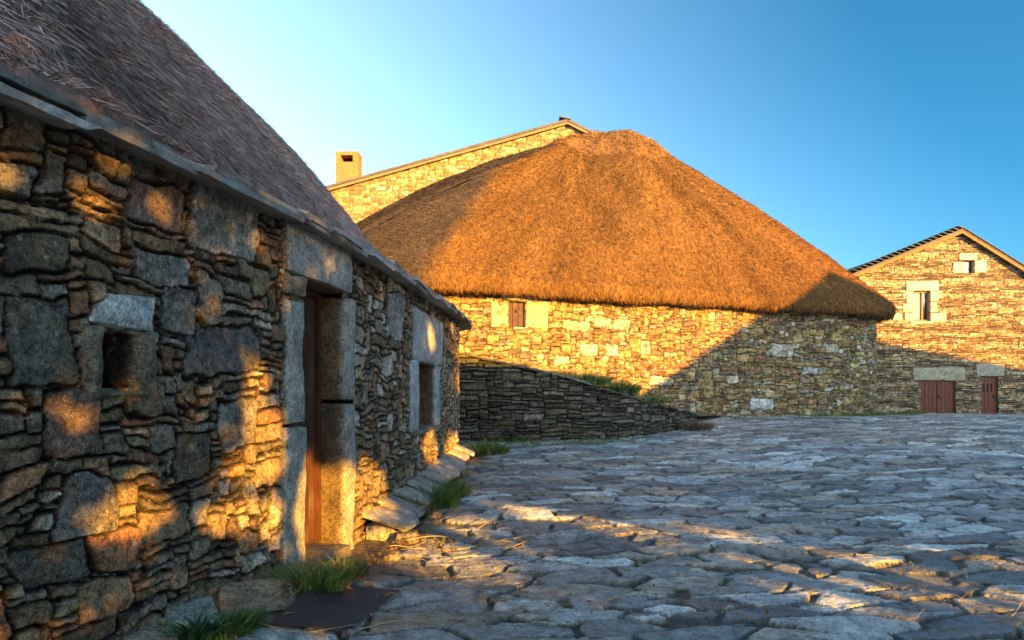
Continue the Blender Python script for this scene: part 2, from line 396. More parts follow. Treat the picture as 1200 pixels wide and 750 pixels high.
# ------------------------------------------------------------------ ground
def path_h(X, Z):
    X = np.asarray(X, float); Z = np.asarray(Z, float)
    up = -1.35+.034*(np.minimum(Z, 18)-4)
    top = sstep(17.5, 20.5, Z)*.055-sstep(20.5, 31, Z)*.43
    g = up+top
    dist = X-np.interp(Z, [0, 2.6, 3.2, 5.1, 7.5, 11.6], [-3.2, -1.95, -1.77, -1.34, -1.12, -.88])
    g = g+.20*(1-sstep(.0, .9, dist))*(1-sstep(4.3, 5.4, Z))        # bank at the foot of the cottage
    g = g-.05*np.exp(-((X-3.0)/1.2)**2-((Z-9)/3.0)**2)
    g = g+.05*fbm(X*.35, Z*.35, oct=3, seed=90)
    g = g+.022*fbm(X*1.3, Z*1.3, oct=2, seed=91)*(1-sstep(14, 18, Z))
    return g
def flags(X, Z, seed=0):
    """irregular flagstones: cell index, distance to the joint"""
    ax, az = .47, .24
    rot = .18
    wx = X+.14*lfbm(X*1.2, Z*1.2, oct=3, seed=51, gain=.45); wz = Z+.09*lfbm(X*1.2, Z*1.5, oct=3, seed=52, gain=.45)
    x = (wx*cos(rot)+wz*sin(rot))/ax; z = (-wx*sin(rot)+wz*cos(rot))/az
    x = x+.5*np.floor(z) % 1.0
    ix, iz = np.floor(x), np.floor(z)
    best = np.full(X.shape, 1e9); sec = np.full(X.shape, 1e9); bx = np.zeros(X.shape); bz = bx.copy(); bi = bx.copy()
    S_ = []
    for a in (-1, 0, 1, ):
        for b in (-1, 0, 1):
            cx, cz = ix+a, iz+b
            jx = _hash(cx, cz, cx*0, 61); jz = _hash(cx, cz, cx*0, 62); drop = _hash(cx, cz, cx*0, 63)
            sx = cx+.5+(jx-.5)*.85; sz = cz+.5+(jz-.5)*.85
            wgt = np.where(drop < .26, .9, 0)
            S_.append((sx, sz, cx*7919+cz*104729, wgt))
    D = np.stack([np.hypot(x-s[0], z-s[1])+s[3] for s in S_]); k = np.argmin(D, 0)
    SX = np.stack([s[0] for s in S_]); SZ = np.stack([s[1] for s in S_]); ID = np.stack([s[2] for s in S_])
    tk = lambda A: np.take_along_axis(A, k[None], 0)[0]
    d1 = tk(D); D2 = D.copy(); np.put_along_axis(D2, k[None], 1e9, 0)
    d = (D2.min(0)-d1)*.5
    return tk(ID), d*(ax+az)/2, (x-tk(SX))*ax, (z-tk(SZ))*az
def paving(x0, x1, z0, z1, st, stz=None):
    xs = np.linspace(x0, x1, int(round((x1-x0)/st))+1); zs = np.linspace(z0, z1, int(round((z1-z0)/(stz or st)))+1); zs = np.concatenate([zs[:1], zs, zs[-1:]])
    X, Z = np.meshgrid(xs, zs)
    idn, d, lx, lz = flags(X, Z)
    h1 = _hash(idn, idn*0, idn*0, 71); h2 = _hash(idn, idn*0, idn*0, 72); h3 = _hash(idn, idn*0, idn*0, 73); h4 = _hash(idn, idn*0, idn*0, 74)
    d = d-.012+.010*lfbm(X*9, Z*13, oct=3, seed=70, gain=.6)
    t = np.clip(d/.010, 0, 1); prof = 1-(1-t)**2.5
    o = h1*97
    st_ = 3.2*lfbm(X*2.0+o, Z*4.4+o, oct=4, seed=76, gain=.6)
    body = .022*(h1-.35)+(h2-.5)*.07*lx+(h3-.5)*.13*lz+.004*fbm(X*7+o, Z*10+o, oct=5, seed=75, gain=.65)+.0045*(np.floor(st_)+sstep(0, .2, st_-np.floor(st_)))
    cr = np.abs(lfbm(X*1.8+o, Z*3.6+o, oct=4, seed=86)); body = body-.010*(1-sstep(0, .03, cr))
    hh = np.where(d > 0, (.024+body)*prof, 0)-.024+.006*fbm(X*30, Z*30, oct=3, seed=77, gain=.7)
    g = path_h(X, Z)
    pal = np.array([(.29,.31,.31), (.39,.42,.42), (.16,.18,.19), (.54,.56,.54), (.38,.35,.29), (.23,.23,.22)])
    ci = np.minimum((h4*6).astype(int), 5); c = pal[ci]*(.75+.5*h2)[..., None]
    m = fbm(X*3+o, Z*4+o, oct=5, seed=78, gain=.62)[..., None]; c = c*(1+.5*m)
    m2 = sstep(.15, .5, fbm(X*8+o, Z*8, oct=4, seed=79, gain=.65))[..., None]; c = c*(1-.5*m2)+np.array([.20,.18,.15])*.5*m2
    br = (sstep(.1, .45, fbm(X*.45, Z*.45, oct=3, seed=80)))[..., None]; c = c*(1-.35*br)+c*np.array([1.15,.95,.75])*.35*br
    jt = sstep(0, .014, d)[..., None]; jc = np.array([.085,.075,.058])*(1+.5*fbm(X*5, Z*5, oct=3, seed=81))[..., None]
    grn = sstep(.15, .5, fbm(X*.8, Z*.8, oct=3, seed=82))[..., None]; jc = jc*(1-.4*grn)+np.array([.05,.065,.025])*.4*grn
    c = jc*(1-jt)+c*jt
    # dirt strip by the cottage
    dist = X-np.interp(Z, [0, 2.6, 3.2, 5.1, 7.5, 11.6, 13], [-3.2, -1.95, -1.77, -1.34, -1.12, -.88, -1.0])
    edge = .45+.25*fbm(X*1.5, Z*1.5, oct=3, seed=83)
    s = (1-sstep(edge-.12, edge+.1, dist))*(1-sstep(11.5, 13, Z))
    soilh = -.012+.02*fbm(X*7, Z*7, oct=4, seed=84); soilc = np.array([.13,.10,.065])*(1+.6*fbm(X*9, Z*9, oct=4, seed=85))[..., None]
    hh = hh*(1-s)+soilh*s; c = c*(1-s[..., None])+soilc*s[..., None]
    hh[0] -= .08; hh[-1] -= .08                                   # skirts close the seams between the strips
    V = np.stack([X, Z, g+hh+EYE], -1).reshape(-1, 3)
    return V, grid_faces(len(zs), len(xs)), c.reshape(-1, 3)

o = put('paving', join([paving(-3.2, 6.4, 2.4, 8.0, .0135), paving(-2.6, 10.6, 8.0, 13.5, .024, .022), paving(-2.6, 21, 13.5, 22.02, .042, .03), paving(-2.6, 34, 22.02, 36, .15, .15),
    paving(-3.2, 14, -12, 2.4, .10, .10), paving(6.4, 20, 2.4, 8.0, .10, .10), paving(10.6, 22, 8.0, 13.5, .1, .1)]), M['pave'])
tag(o, 'blue grey irregular schist flagstone paving climbing between the houses', None, None, 'structure')
# wide ground sheet with rising moorland hills far off
xs = np.concatenate([np.linspace(-900, -60, 16), np.linspace(-55, 55, 56), np.linspace(60, 900, 16)])
X, Z = np.meshgrid(xs, xs)
g = path_h(X, np.clip(Z, -5, 60))-.16
V = np.stack([X, Z, g+EYE-.5*sstep(40, 300, np.hypot(X, Z))*20], -1).reshape(-1, 3)
tag(mesh('ground', V, grid_faces(len(xs), len(xs)), M['soil'], smooth=True), 'earth and short turf around the hamlet', None, None, 'structure')

# ------------------------------------------------------------------ thatch
def roof_section(n_up, drop, lip, inset):
    """list of (fraction towards the ridge, height above eave, inward metres)"""
    pts = [(0, -drop*.75, inset), (0, -drop, inset*.45), (0, -drop*.98, .10), (0, -drop*.72, .0), (0, -drop*.35, -.03), (0, .0, .02)]
    return pts
def thatch_roof(cv, ridge, zeave, u0, u1, step, rows, drop=.34, bulge=.16, over=.45, inset=.8, colf=None, seed=0, zmod=None):
    """ridge: function (X,Z of outline) -> (Rx,Rz,Rh)"""
    us = np.arange(u0, u1+step*.5, step)
    X, Z = cv.at(us); nx, nz = cv.nrm(us); ov = over(X, Z) if callable(over) else over; X = X+nx*ov; Z = Z+nz*ov
    rx, rz, rh = ridge(X, Z)
    dx, dz = rx-X, rz-Z; dl = np.hypot(dx, dz); dx, dz = dx/dl, dz/dl
    eo = .05*fbm(us*.6, us*0, oct=3, seed=seed+2)
    rowsV, tt = [], []
    ze = zeave+(zmod(X, Z) if zmod else 0)
    for (f, dh, inn) in [(0, -drop*.6, inset), (0, -drop*.95, inset*.5), (0, -drop, .16), (0, -drop*.93, .05), (0, -drop*.65, 0), (0, -drop*.3, .01), (0, -.02, .06)]:
        rowsV.append(np.stack([X+dx*inn, Z+dz*inn, ze+dh+eo], -1)); tt.append(0)
    fs = np.linspace(0, 1, rows+1)[1:]
    for f in fs:
        L = .10*(1-f); gg = f*(1+(bulge(X, Z) if callable(bulge) else bulge)*(1-f))
        rowsV.append(np.stack([X+dx*(L+f*(dl-L)), Z+dz*(L+f*(dl-L)), (ze+eo*(1-f))+(rh-ze)*gg], -1)); tt.append(f)
    V = np.stack(rowsV); tt = np.array(tt); V[..., 2] += EYE
    # normals from the grid, then clumpy relief
    du = np.gradient(V, axis=1); dv = np.gradient(V, axis=0); N = np.cross(du, dv); N /= np.maximum(np.linalg.norm(N, axis=2), 1e-9)[..., None]
    if N[len(tt)//2, :, 2].mean() < 0: N = -N
    a = us[None, :]+0*tt[:, None]; sl = np.concatenate([[0], np.cumsum(np.linalg.norm(np.diff(V[:, len(us)//2], axis=0), axis=1))])[:, None]+0*a
    r_ = .030*fbm(a*5, sl*1.6, oct=3, seed=seed+4)+.05*fbm(a*1.0, sl*.8, oct=3, seed=seed+5)+.022*fbm(a*22, sl*6, oct=2, seed=seed+6)
    V = V+N*r_[..., None]*np.clip(sl/.3, .3, 1)[..., None]
    col = colf(V[..., 0], V[..., 1], V[..., 2]-EYE, a, sl)
    return V, N, tt, col, us
def strands(V, N, col, n, length, width, seed=0, r0=4, lift=.3, jit=.35, cvar=.35, dens=None):
    """short straws lying down the slope, sampled on the roof grid"""
    r = np.random.default_rng(seed); nr, nc = V.shape[:2]
    # area weights
    A = np.linalg.norm(np.cross(V[1:, :-1]-V[:-1, :-1], V[:-1, 1:]-V[:-1, :-1]), axis=2)
    A[:r0] = 0
    if dens is not None: A = A*dens(V[:-1, :-1])
    p = (A/A.sum()).ravel(); k = r.choice(len(p), n, p=p); i, j = k//(nc-1), k % (nc-1)
    a, b = r.random(n)[:, None], r.random(n)[:, None]
    P = V[i, j]*(1-a)*(1-b)+V[i+1, j]*a*(1-b)+V[i, j+1]*(1-a)*b+V[i+1, j+1]*a*b
    Nn = N[i, j]; down = V[i, j]-V[i+1, j]; down /= np.maximum(np.linalg.norm(down, axis=1), 1e-6)[:, None]
    side = np.cross(Nn, down)
    L = length*(.5+r.random(n))[:, None]
    dr = down+side*r.normal(0, jit, n)[:, None]+Nn*(r.random(n)*lift)[:, None]; dr /= np.linalg.norm(dr, axis=1)[:, None]
    sd_ = np.cross(dr, Nn+r.normal(0, .5, (n, 3))); sd_ /= np.maximum(np.linalg.norm(sd_, axis=1), 1e-6)[:, None]
    w_ = width*(.6+.8*r.random(n))[:, None]
    P = P+Nn*.004
    q0, q1, q2, q3 = P-sd_*w_, P+sd_*w_, P+dr*L+sd_*w_*.35, P+dr*L-sd_*w_*.35
    W = np.stack([q0, q1, q2, q3], 1).reshape(-1, 3)
    c = col[i, j]*(1+cvar*r.normal(0, 1, n))[:, None].clip(.35, 2.2)
    c = np.repeat(c, 4, axis=0)
    return W, np.arange(4*n).reshape(-1, 4), c

# ================================================================== LEFT COTTAGE
LC = Curve([(-2.6, 1.0), (-1.95, 2.6), (-1.74, 3.3), (-1.36, 5.1), (-1.12, 7.5), (-.99, 9.6), (-.89, 11.4), (-1.25, 12.7), (-2.6, 13.7), (-5, 14.3), (-8.5, 13.5), (-10.8, 10), (-11, 4), (-9.5, 0), (-6.6, -1.8), (-4.2, -.9)], closed=True, side=1)
cottage = empty('thatched_cottage', (-5.5, 6.5, .2), 'dark rubble stone cottage on the left with thatched roof, slate eaves and plank door', 'house')
PAL_L = [(.34,.225,.12), (.42,.29,.165), (.23,.16,.09), (.32,.255,.175), (.45,.38,.28), (.26,.21,.11), (.44,.22,.105), (.56,.50,.40)]
WT_L = [5, 4, 4, 4, 3, 3, 1.3, 1.3]
uL = lambda x, y: LC.uh(x, y)
# openings (u0,u1,h0,h1)
du0, dtop = uL(357, 322); du1 = du0+.66; dbot = -1.22
dtop = .76
nu0 = LC.uof(121); nu1 = LC.uof(156); nz = float(LC.at(nu0)[1]); nh1 = (HZ-388)/F*nz; nh0 = (HZ-455)/F*nz
wu0 = LC.uof(489); wu1 = LC.uof(508); wz = float(LC.at(wu0)[1]); wh1 = (HZ-424)/F*wz; wh0 = (HZ-503)/F*wz
holes = [(du0, du1, -1.6, dtop), (nu0, nu1, nh0, nh1), (wu0, wu1, wh0, wh1),
    # recesses behind the large dressed blocks set in the wall
    (du0-.25, du0+.001, -1.4, .58), (du1-.001, du1+.21, -1.45, .70), (du0-.27, du1+.07, dtop+.001, dtop+.33), (nu0-.08, nu0+.001, nh0-.03, nh1-.02), (nu1-.001, nu1+.10, nh0+.01, nh1-.02),
    (wu0-.38, wu0+.001, wh0+.02, wh1-.01), (wu1-.001, wu1+.38, wh0-.06, wh1-.03), (wu0-.24, wu1+.5, wh1+.02, wh1+.58)]
def spx(x0, x1, y0, y1, c):
    u0, u1 = LC.uof(x0), LC.uof(x1); z = float(LC.at((u0+u1)/2)[1]); return (u0, u1, (HZ-y1)/F*z, (HZ-y0)/F*z, c)
specials = [spx(230, 306, 232, 305, (.36,.34,.29)), spx(0, 45, 192, 235, (.27,.25,.20)), spx(30, 110, 450, 540, (.22,.15,.11)), spx(0, 82, 345, 448, (.16,.14,.10)),
    spx(150, 225, 215, 262, (.27,.19,.14)), spx(160, 222, 290, 335, (.32,.29,.24)), spx(205, 250, 500, 555, (.14,.11,.07)), spx(60, 125, 565, 630, (.23,.21,.18)),
    spx(20, 100, 635, 690, (.15,.125,.09)), spx(225, 305, 375, 440, (.17,.15,.13)), spx(195, 232, 335, 388, (.22,.21,.18)), spx(0, 80, 195+85, 318, (.14,.12,.075)),
    spx(260, 300, 470, 530, (.26,.24,.2)), spx(455, 472, 345, 400, (.34,.33,.3))]
PK_L = dict(cu=.03, ch=.02, sizes=[(4, 11, 3, 6, 4), (6, 13, 6, 11, 1.7), (4, 10, 2, 3, 4), (2, 4, 2, 4, 1.8), (8, 18, 2, 4, 2.6)], seed=3)
ua, ub = LC.uof(-60)-.5, float(np.interp(12.9, LC.D[:300, 1], LC.u[:300]))
ua = max(ua, 0.2)
KW_L = dict(palette=PAL_L, weights=WT_L, gap=.003, depth=.042, bev=.008, warp=.092, wscale=2.7, off=.015, rough=.009, layer=.7, joint=(.035,.027,.02), seed=3, rad=.26, mott=.5, rag=.009, facet=.016, crack=.6)
near = wall_sheet(LC, ua, ub, -1.75, 1.13, .0095, holes=holes, specials=specials, packkw=PK_L, stonekw=KW_L)
rest1 = wall_sheet(LC, ub, LC.len, -1.75, 1.13, .07, packkw=PK_L, stonekw=KW_L)
rest2 = wall_sheet(LC, 0, ua, -1.75, 1.13, .03, packkw=PK_L, stonekw=KW_L)
put('wall', join([near, rest1, rest2]), M['rubble'], cottage)

# roof
def ridgeL(X, Z):
    rz = np.clip(Z, 3.0, 9.6); return -5.7+0*X, rz, 5.45+0*X
def colL(X, Z, h, a, s):
    b = np.array([.29,.185,.15])*(1+.45*fbm(a*2.2, s*1.1, oct=4, seed=120))[..., None]
    m = sstep(.1, .5, fbm(a*5, s*3, oct=4, seed=121))[..., None]; return b*(1-m*.5)+np.array([.34,.27,.24])*m*.5
zl0 = 0.0
V, N, tt, col, us = thatch_roof(LC, ridgeL, 1.20, zl0, LC.len, .07, 90, drop=.12, bulge=.48, over=lambda X, Z: .12-.66*sstep(2.8, 5.6, Z), inset=.1, colf=lambda *a: colL(*a), seed=130)
# ridge heights are relative to the eye
nr, nc = V.shape[:2]
put('roof', (V.reshape(-1, 3), grid_faces(nr, nc), col.reshape(-1, 3)), M['thatch'], cottage)
vis = lambda P: ((P[..., 0] > -6.2) & (P[..., 1] > .5)).astype(float)*np.clip(3.0/np.maximum(P[..., 1], 1), .15, 1.5)
sv, sf, sc = strands(V, N, np.clip(col*1.35, 0, .6), 150000, .08, .0032, seed=5, r0=5, jit=.8, lift=.6, dens=vis, cvar=.5)
so = put('straw_thatch', (sv, sf, sc), M['straw'], cottage, smooth=False); so['kind'] = 'stuff'; so.name = 'thatch_straw'
# eave slates
r = random.Random(4)
u = .1
LCext = LC
while u < ub+3.0:
    L = r.uniform(.45, 1.0); o_ = r.uniform(-.03, .05)
    for lay in (0, 1):
        th = r.uniform(.030, .042); h0 = 1.045+lay*.044+r.uniform(-.008, .008); oo = o_-lay*r.uniform(.0, .06); su = lay*r.uniform(.1, .3)
        c = []
        for (dh) in (0, th):
            for (uu, d) in ((u-.02, -.72), (u+L+.02, -.72), (u+L+r.uniform(-.03, .04), .20+oo), (u-.02, .21+oo+r.uniform(-.03, .03))):
                hh = h0+dh+(.20-d)*.22+(.014 if uu < u else -.012)
                c.append(LC.point(uu+su, hh, d))
        put('eave_slate', rock(c, res=.025, noise=.007, nscale=22, rnd=.003, color=r.choice([(.24,.24,.22), (.31,.30,.27), (.19,.18,.16), (.38,.37,.34)]), seed=r.randint(0, 9999), cvar=.4), M['slate'], cottage)
    u += L
# door surround
zD = LC.at(du0)[1]
def jam(name, *a, label=None, **k): return put(name, wallblock(LC, *a, **k), M['slab'], cottage, label=label)
PALE = (.36,.36,.32); PALE2 = (.42,.42,.39)
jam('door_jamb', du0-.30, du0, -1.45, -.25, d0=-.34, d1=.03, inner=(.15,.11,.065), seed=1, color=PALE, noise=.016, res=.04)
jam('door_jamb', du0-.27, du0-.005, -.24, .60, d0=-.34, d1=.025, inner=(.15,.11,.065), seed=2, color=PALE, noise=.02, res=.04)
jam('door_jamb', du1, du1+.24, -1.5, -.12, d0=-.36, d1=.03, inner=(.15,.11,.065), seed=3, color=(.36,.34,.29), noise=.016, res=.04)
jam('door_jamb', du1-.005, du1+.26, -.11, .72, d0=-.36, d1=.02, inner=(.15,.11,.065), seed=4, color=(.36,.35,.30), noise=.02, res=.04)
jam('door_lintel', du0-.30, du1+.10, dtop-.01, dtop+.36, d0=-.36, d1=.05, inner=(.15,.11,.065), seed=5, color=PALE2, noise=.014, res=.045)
jam('wall_stone', du0-.30, du0-.01, .61, .76, d0=-.34, d1=.03, seed=6, color=(.24,.22,.18), noise=.02, res=.04)
jam('doorstep', du0-.05, du1+.05, -1.55, -1.20, d0=-.36, d1=.08, seed=7, color=(.16,.14,.11), noise=.02, res=.05)
# plank door, set back in the opening
def in_wall(cv, ua_, ub_, h0, h1, d0, d1):
    c = []
    for h in (h0, h1):
        for (u_, d) in ((ua_, d0), (ub_, d0), (ub_, d1), (ua_, d1)): c.append(cv.point(u_, h, d))
    return c
WOODC = (.085,.032,.016)
door = empty('door', LC.point(du0, -1.2, -.2), None, None); door.parent = cottage; door.location = Vector(door.location)-cottage.location
door['_w'] = [float(x) for x in LC.point(du0, -1.2, -.2)]
nb = 5; wdt = (du1-du0-.12)/nb
for k in range(nb):
    a = du0+.06+k*wdt
    put('plank', rock(in_wall(LC, a+.003, a+wdt-.003, -1.2, dtop-.06, -.24, -.205+.004*(k % 2)), res=.06, noise=.002, rnd=.006, color=tuple(np.array(WOODC)*r.uniform(.75, 1.2)), seed=40+k, cvar=.1), M['wood'], door)
put('door_frame', join([rock(in_wall(LC, du0, du0+.06, -1.2, dtop-.002, -.27, -.17), noise=.002, rnd=.01, color=WOODC, seed=50), rock(in_wall(LC, du1-.06, du1, -1.2, dtop-.002, -.27, -.17), noise=.002, rnd=.01, color=WOODC, seed=51),
    rock(in_wall(LC, du0+.06, du1-.06, dtop-.06, dtop-.002, -.27, -.17), noise=.002, rnd=.01, color=WOODC, seed=52)]), M['wood'], cottage)
put('inner_wall', join([rock(in_wall(LC, du0-.1, du1+.1, -1.5, dtop+.1, -.45, -.38), color=(.03,.025,.02), seed=1)]), M['dark'], cottage)
# niche window at the left
put('niche_stone', wallblock(LC, nu0-.10, nu0, nh0-.06, nh1+.03, d0=-.28, d1=.03, seed=11, color=(.30,.25,.17), noise=.02, res=.02), M['rubble'], cottage)
put('niche_stone', wallblock(LC, nu1, nu1+.13, nh0-.02, nh1+.01, d0=-.28, d1=.03, seed=12, color=(.27,.22,.15), inner=(.10,.07,.045), noise=.02, res=.02), M['rubble'], cottage)
a_, b_ = LC.uof(101), LC.uof(179); zz = float(LC.at(a_)[1])
cc = in_wall(LC, a_, b_, nh1+.005, (HZ-333)/F*zz, -.28, .035)
cc[7] = LC.point(a_+.10, (HZ-338)/F*zz, .03); cc[4] = LC.point(a_+.10, (HZ-338)/F*zz, -.28); cc[3] = LC.point(a_, nh1+.03, .03)
put('niche_lintel', rock(cc, res=.02, noise=.010, rnd=.03, color=(.52,.53,.50), seed=13, cvar=.2), M['slab'], cottage, label='whitish lintel stone over the small opening')
put('niche_sill', wallblock(LC, nu0-.08, nu1+.10, nh0-.05, nh0, d0=-.28, d1=.03, seed=14, color=(.15,.13,.08), noise=.01, res=.03), M['slab'], cottage)
put('shutter', rock(in_wall(LC, nu0-.01, nu1+.01, nh0-.01, nh1+.01, -.24, -.2), noise=.001, color=(.04,.025,.015), seed=15), M['wood'], cottage)
# far narrow window with big pale slabs
put('window_jamb', wallblock(LC, wu0-.42, wu0, wh0-.02, wh1+.03, d0=-.3, d1=.03, seed=21, inner=(.12,.09,.06), color=(.45,.46,.44), noise=.016, res=.05), M['slab'], cottage)
put('window_jamb', wallblock(LC, wu1, wu1+.42, wh0-.10, wh1-.0, d0=-.3, d1=.03, seed=22, inner=(.12,.09,.06), color=(.44,.45,.43), noise=.016, res=.05), M['slab'], cottage)
put('window_lintel', wallblock(LC, wu0-.28, wu1+.55, wh1, wh1+.62, d0=-.3, d1=.04, seed=23, color=(.46,.45,.42), noise=.018, res=.05), M['slab'], cottage)
put('window_sill', wallblock(LC, wu0-.3, wu1+.3, wh0-.07, wh0, d0=-.3, d1=.07, seed=24, color=(.2,.19,.17), noise=.012, res=.05), M['slab'], cottage)
put('window_shutter', join([rock(in_wall(LC, wu0+k*(wu1-wu0)/4+.004, wu0+(k+1)*(wu1-wu0)/4-.004, wh0, wh1, -.2, -.16), noise=.002, rnd=.008, color=(.11,.06,.035), seed=25+k) for k in range(4)]), M['wood'], cottage)

# ------------------------------------------------------------------ slate ramp along the foot of the cottage
ledge = empty('slate_ledge', LC.point(LC.uof(440), -1.3, .2), 'low masonry ledge topped with slates along the foot of the cottage wall', 'ledge')
lu0 = float(np.interp(5.75, LC.D[:300, 1], LC.u[:300])); lu1 = float(np.interp(11.2, LC.D[:300, 1], LC.u[:300]))
n_s = 10; cuts = np.linspace(0, 1, n_s+1)
for k in range(n_s):
    t0, t1 = cuts[k]+r.uniform(-.008, .008), cuts[k+1]+r.uniform(-.008, .008); a, b = lu0+(lu1-lu0)*t0, lu0+(lu1-lu0)*t1
    ha, hb = -1.06+.17*t0, -1.06+.17*t1; wo_ = .36-.08*t0+r.uniform(-.03, .04)
    c = []
    for dh in (-.055, .0):
        for (uu, d, hh) in ((a, -.03, ha), (b-.015, -.03, hb+.0), (b-.015+r.uniform(-.03, .03), wo_+r.uniform(-.04, .04), hb-.12), (a+r.uniform(-.03, .03), wo_, ha-.13)):
            c.append(LC.point(uu, hh+dh+(.022 if uu < (a+b)/2 else -.022), d))
    put('slab', rock(c, res=.05, noise=.006, rnd=.012, color=[(.42,.43,.40), (.34,.34,.31), (.46,.43,.37)][k % 3], seed=70+k, cvar=.25), M['pave'], ledge)
for k in range(14):
    t0, t1 = k/14, (k+1)/14; a, b = lu0+(lu1-lu0)*t0, lu0+(lu1-lu0)*t1
    for q in range(2):
        put('plinth_stone', wallblock(LC, a+.005+.1*q, b-.005+.1*q, -1.60+.17*t0+q*.27, -1.34+.17*t0+q*.155, d0=0, d1=.29-.08*t0-.03*q+r.uniform(-.03, .02), seed=90+k*2+q, color=r.choice(PAL_L), noise=.02, res=.06, rnd=.04), M['rubble'], ledge)

# ================================================================== MIDDLE ROUND HOUSE
EO = [(-4.2, 14.2), (-1.5, 15.4), (2.14, 17.1), (5.0, 18.35), (7.6, 19.45), (9.9, 20.1), (11.5, 20.9), (12.4, 22.4), (12.3, 25), (9.5, 28), (4, 29), (-4, 29), (-10.5, 28), (-10.2, 24), (-8.3, 20.6), (-6.1, 16.8), (-4.75, 14.6)]
MC = Curve(EO, closed=True, side=1)
mo = MC.off(-.50)
MW = Curve(mo[::14][:-1], closed=True, side=1, n=14)
mid = empty('round_thatched_house', (3, 23, .6), 'large oval stone house under a golden conical thatched roof in the middle', 'house')
PAL_M = [(.42,.28,.11), (.34,.22,.10), (.47,.35,.17), (.26,.19,.12), (.56,.47,.33), (.37,.19,.09), (.25,.21,.16), (.46,.32,.13)]
WT_M = [5, 4, 4, 3, 2.2, 2, 2.2, 4]
sh0, sh1 = MW.uof(596), MW.uof(616); shz = float(MW.at(sh0)[1]); shh = ((HZ-383)/F*shz, (HZ-353)/F*shz)
mu0, mu1 = 0.0, MW.uof(1027)+2.5
def spm(x0, x1, y0, y1, c):
    u0, u1 = MW.uof(x0), MW.uof(x1); z = float(MW.at((u0+u1)/2)[1]); return (u0, u1, (HZ-y1)/F*z, (HZ-y0)/F*z, c)
WH = (.52,.46,.35)
spM = [spm(680, 702, 404, 418, WH), spm(712, 728, 402, 417, WH), spm(694, 716, 372, 384, WH), spm(720, 738, 374, 386, WH), spm(650, 668, 417, 428, (.55,.5,.4)), spm(878, 908, 467, 480, (.6,.58,.52)),
    spm(760, 790, 440, 452, (.5,.45,.33)), spm(905, 930, 402, 418, (.5,.44,.34)), spm(940, 965, 430, 440, (.45,.42,.35)), spm(660, 690, 376, 388, (.5,.45,.3)), spm(752, 763, 400, 415, WH)]
PK_M = dict(cu=.05, ch=.035, sizes=[(4, 9, 2, 4, 4), (5, 10, 4, 7, 1.4), (3, 8, 1, 2, 3), (2, 4, 2, 4, 2), (8, 16, 2, 3, 1)], seed=9)
KW_M = dict(palette=PAL_M, weights=WT_M, gap=.004, depth=.038, bev=.022, warp=.11, wscale=1.7, off=.03, rough=.02, layer=.6, joint=(.10,.07,.035), seed=21, rad=.4, mott=.35, rag=.02, facet=.03)
mA = wall_sheet(MW, mu0, mu1, -1.4, 2.35, .026, holes=[(sh0, sh1, shh[0], shh[1])], specials=spM, packkw=PK_M, stonekw=KW_M)
mB = wall_sheet(MW, mu1, MW.len, -1.4, 2.35, .12, packkw=PK_M, stonekw=KW_M)
put('wall', join([mA, mB]), M['wallfar'], mid)
def ridgeM(X, Z):
    rx = np.clip(X, 2.3, 3.9); return rx, 23.2-.1*(rx-2.3), 8.62+0*X-.35*(3.9-rx)*.3
def colM(X, Z, h, a, s):
    b = np.array([.17,.09,.028])*(1+.6*fbm(a*1.2, s*.5, oct=5, seed=220, gain=.6))[..., None]; rd_ = sstep(4, 11, X)[..., None]; b = b*(1-rd_*.6)+np.array([.19,.085,.032])*rd_*.6*(1+.5*fbm(a*1.5, s*.9, oct=4, seed=229))[..., None]
    m = sstep(.05, .5, fbm(a*3, s*1.4, oct=4, seed=221))[..., None]; b = b*(1-m*.4)+np.array([.15,.085,.035])*m*.4
    g = sstep(-3.4, -5.0, X+.45*(Z-14.2))*0
    # shade painted into the thatch colour on the side toward the gabled house
    th = np.arctan2(-(Z-23.2), -(X-2.3)); dr_ = np.hypot(X-2.3, Z-23.2); shade_mask = 1-sstep(.80, .88, th-.028*dr_+.05*fbm(s*.8, a*.6, oct=3, seed=222)); shade_mask = np.where(Z > 23.6, 1, shade_mask)*np.where(X < 2.6, 1, 0)
    b = b*(1-shade_mask[..., None])+np.array([.055,.044,.037])*(1+.3*fbm(a*2, s*1, oct=3, seed=223))[..., None]*shade_mask[..., None]
    return b
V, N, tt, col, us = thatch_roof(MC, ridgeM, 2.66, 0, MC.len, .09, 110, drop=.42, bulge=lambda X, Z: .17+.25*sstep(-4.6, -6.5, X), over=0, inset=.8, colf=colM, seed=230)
nr, nc = V.shape[:2]
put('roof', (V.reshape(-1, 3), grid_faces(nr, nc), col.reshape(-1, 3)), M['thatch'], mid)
visM = lambda P: ((P[..., 1] < 24.5)).astype(float)
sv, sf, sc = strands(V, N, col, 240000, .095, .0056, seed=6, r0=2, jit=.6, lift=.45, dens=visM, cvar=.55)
so = put('thatch_straw', (sv, sf, sc), M['straw'], mid, smooth=False); so['kind'] = 'stuff'
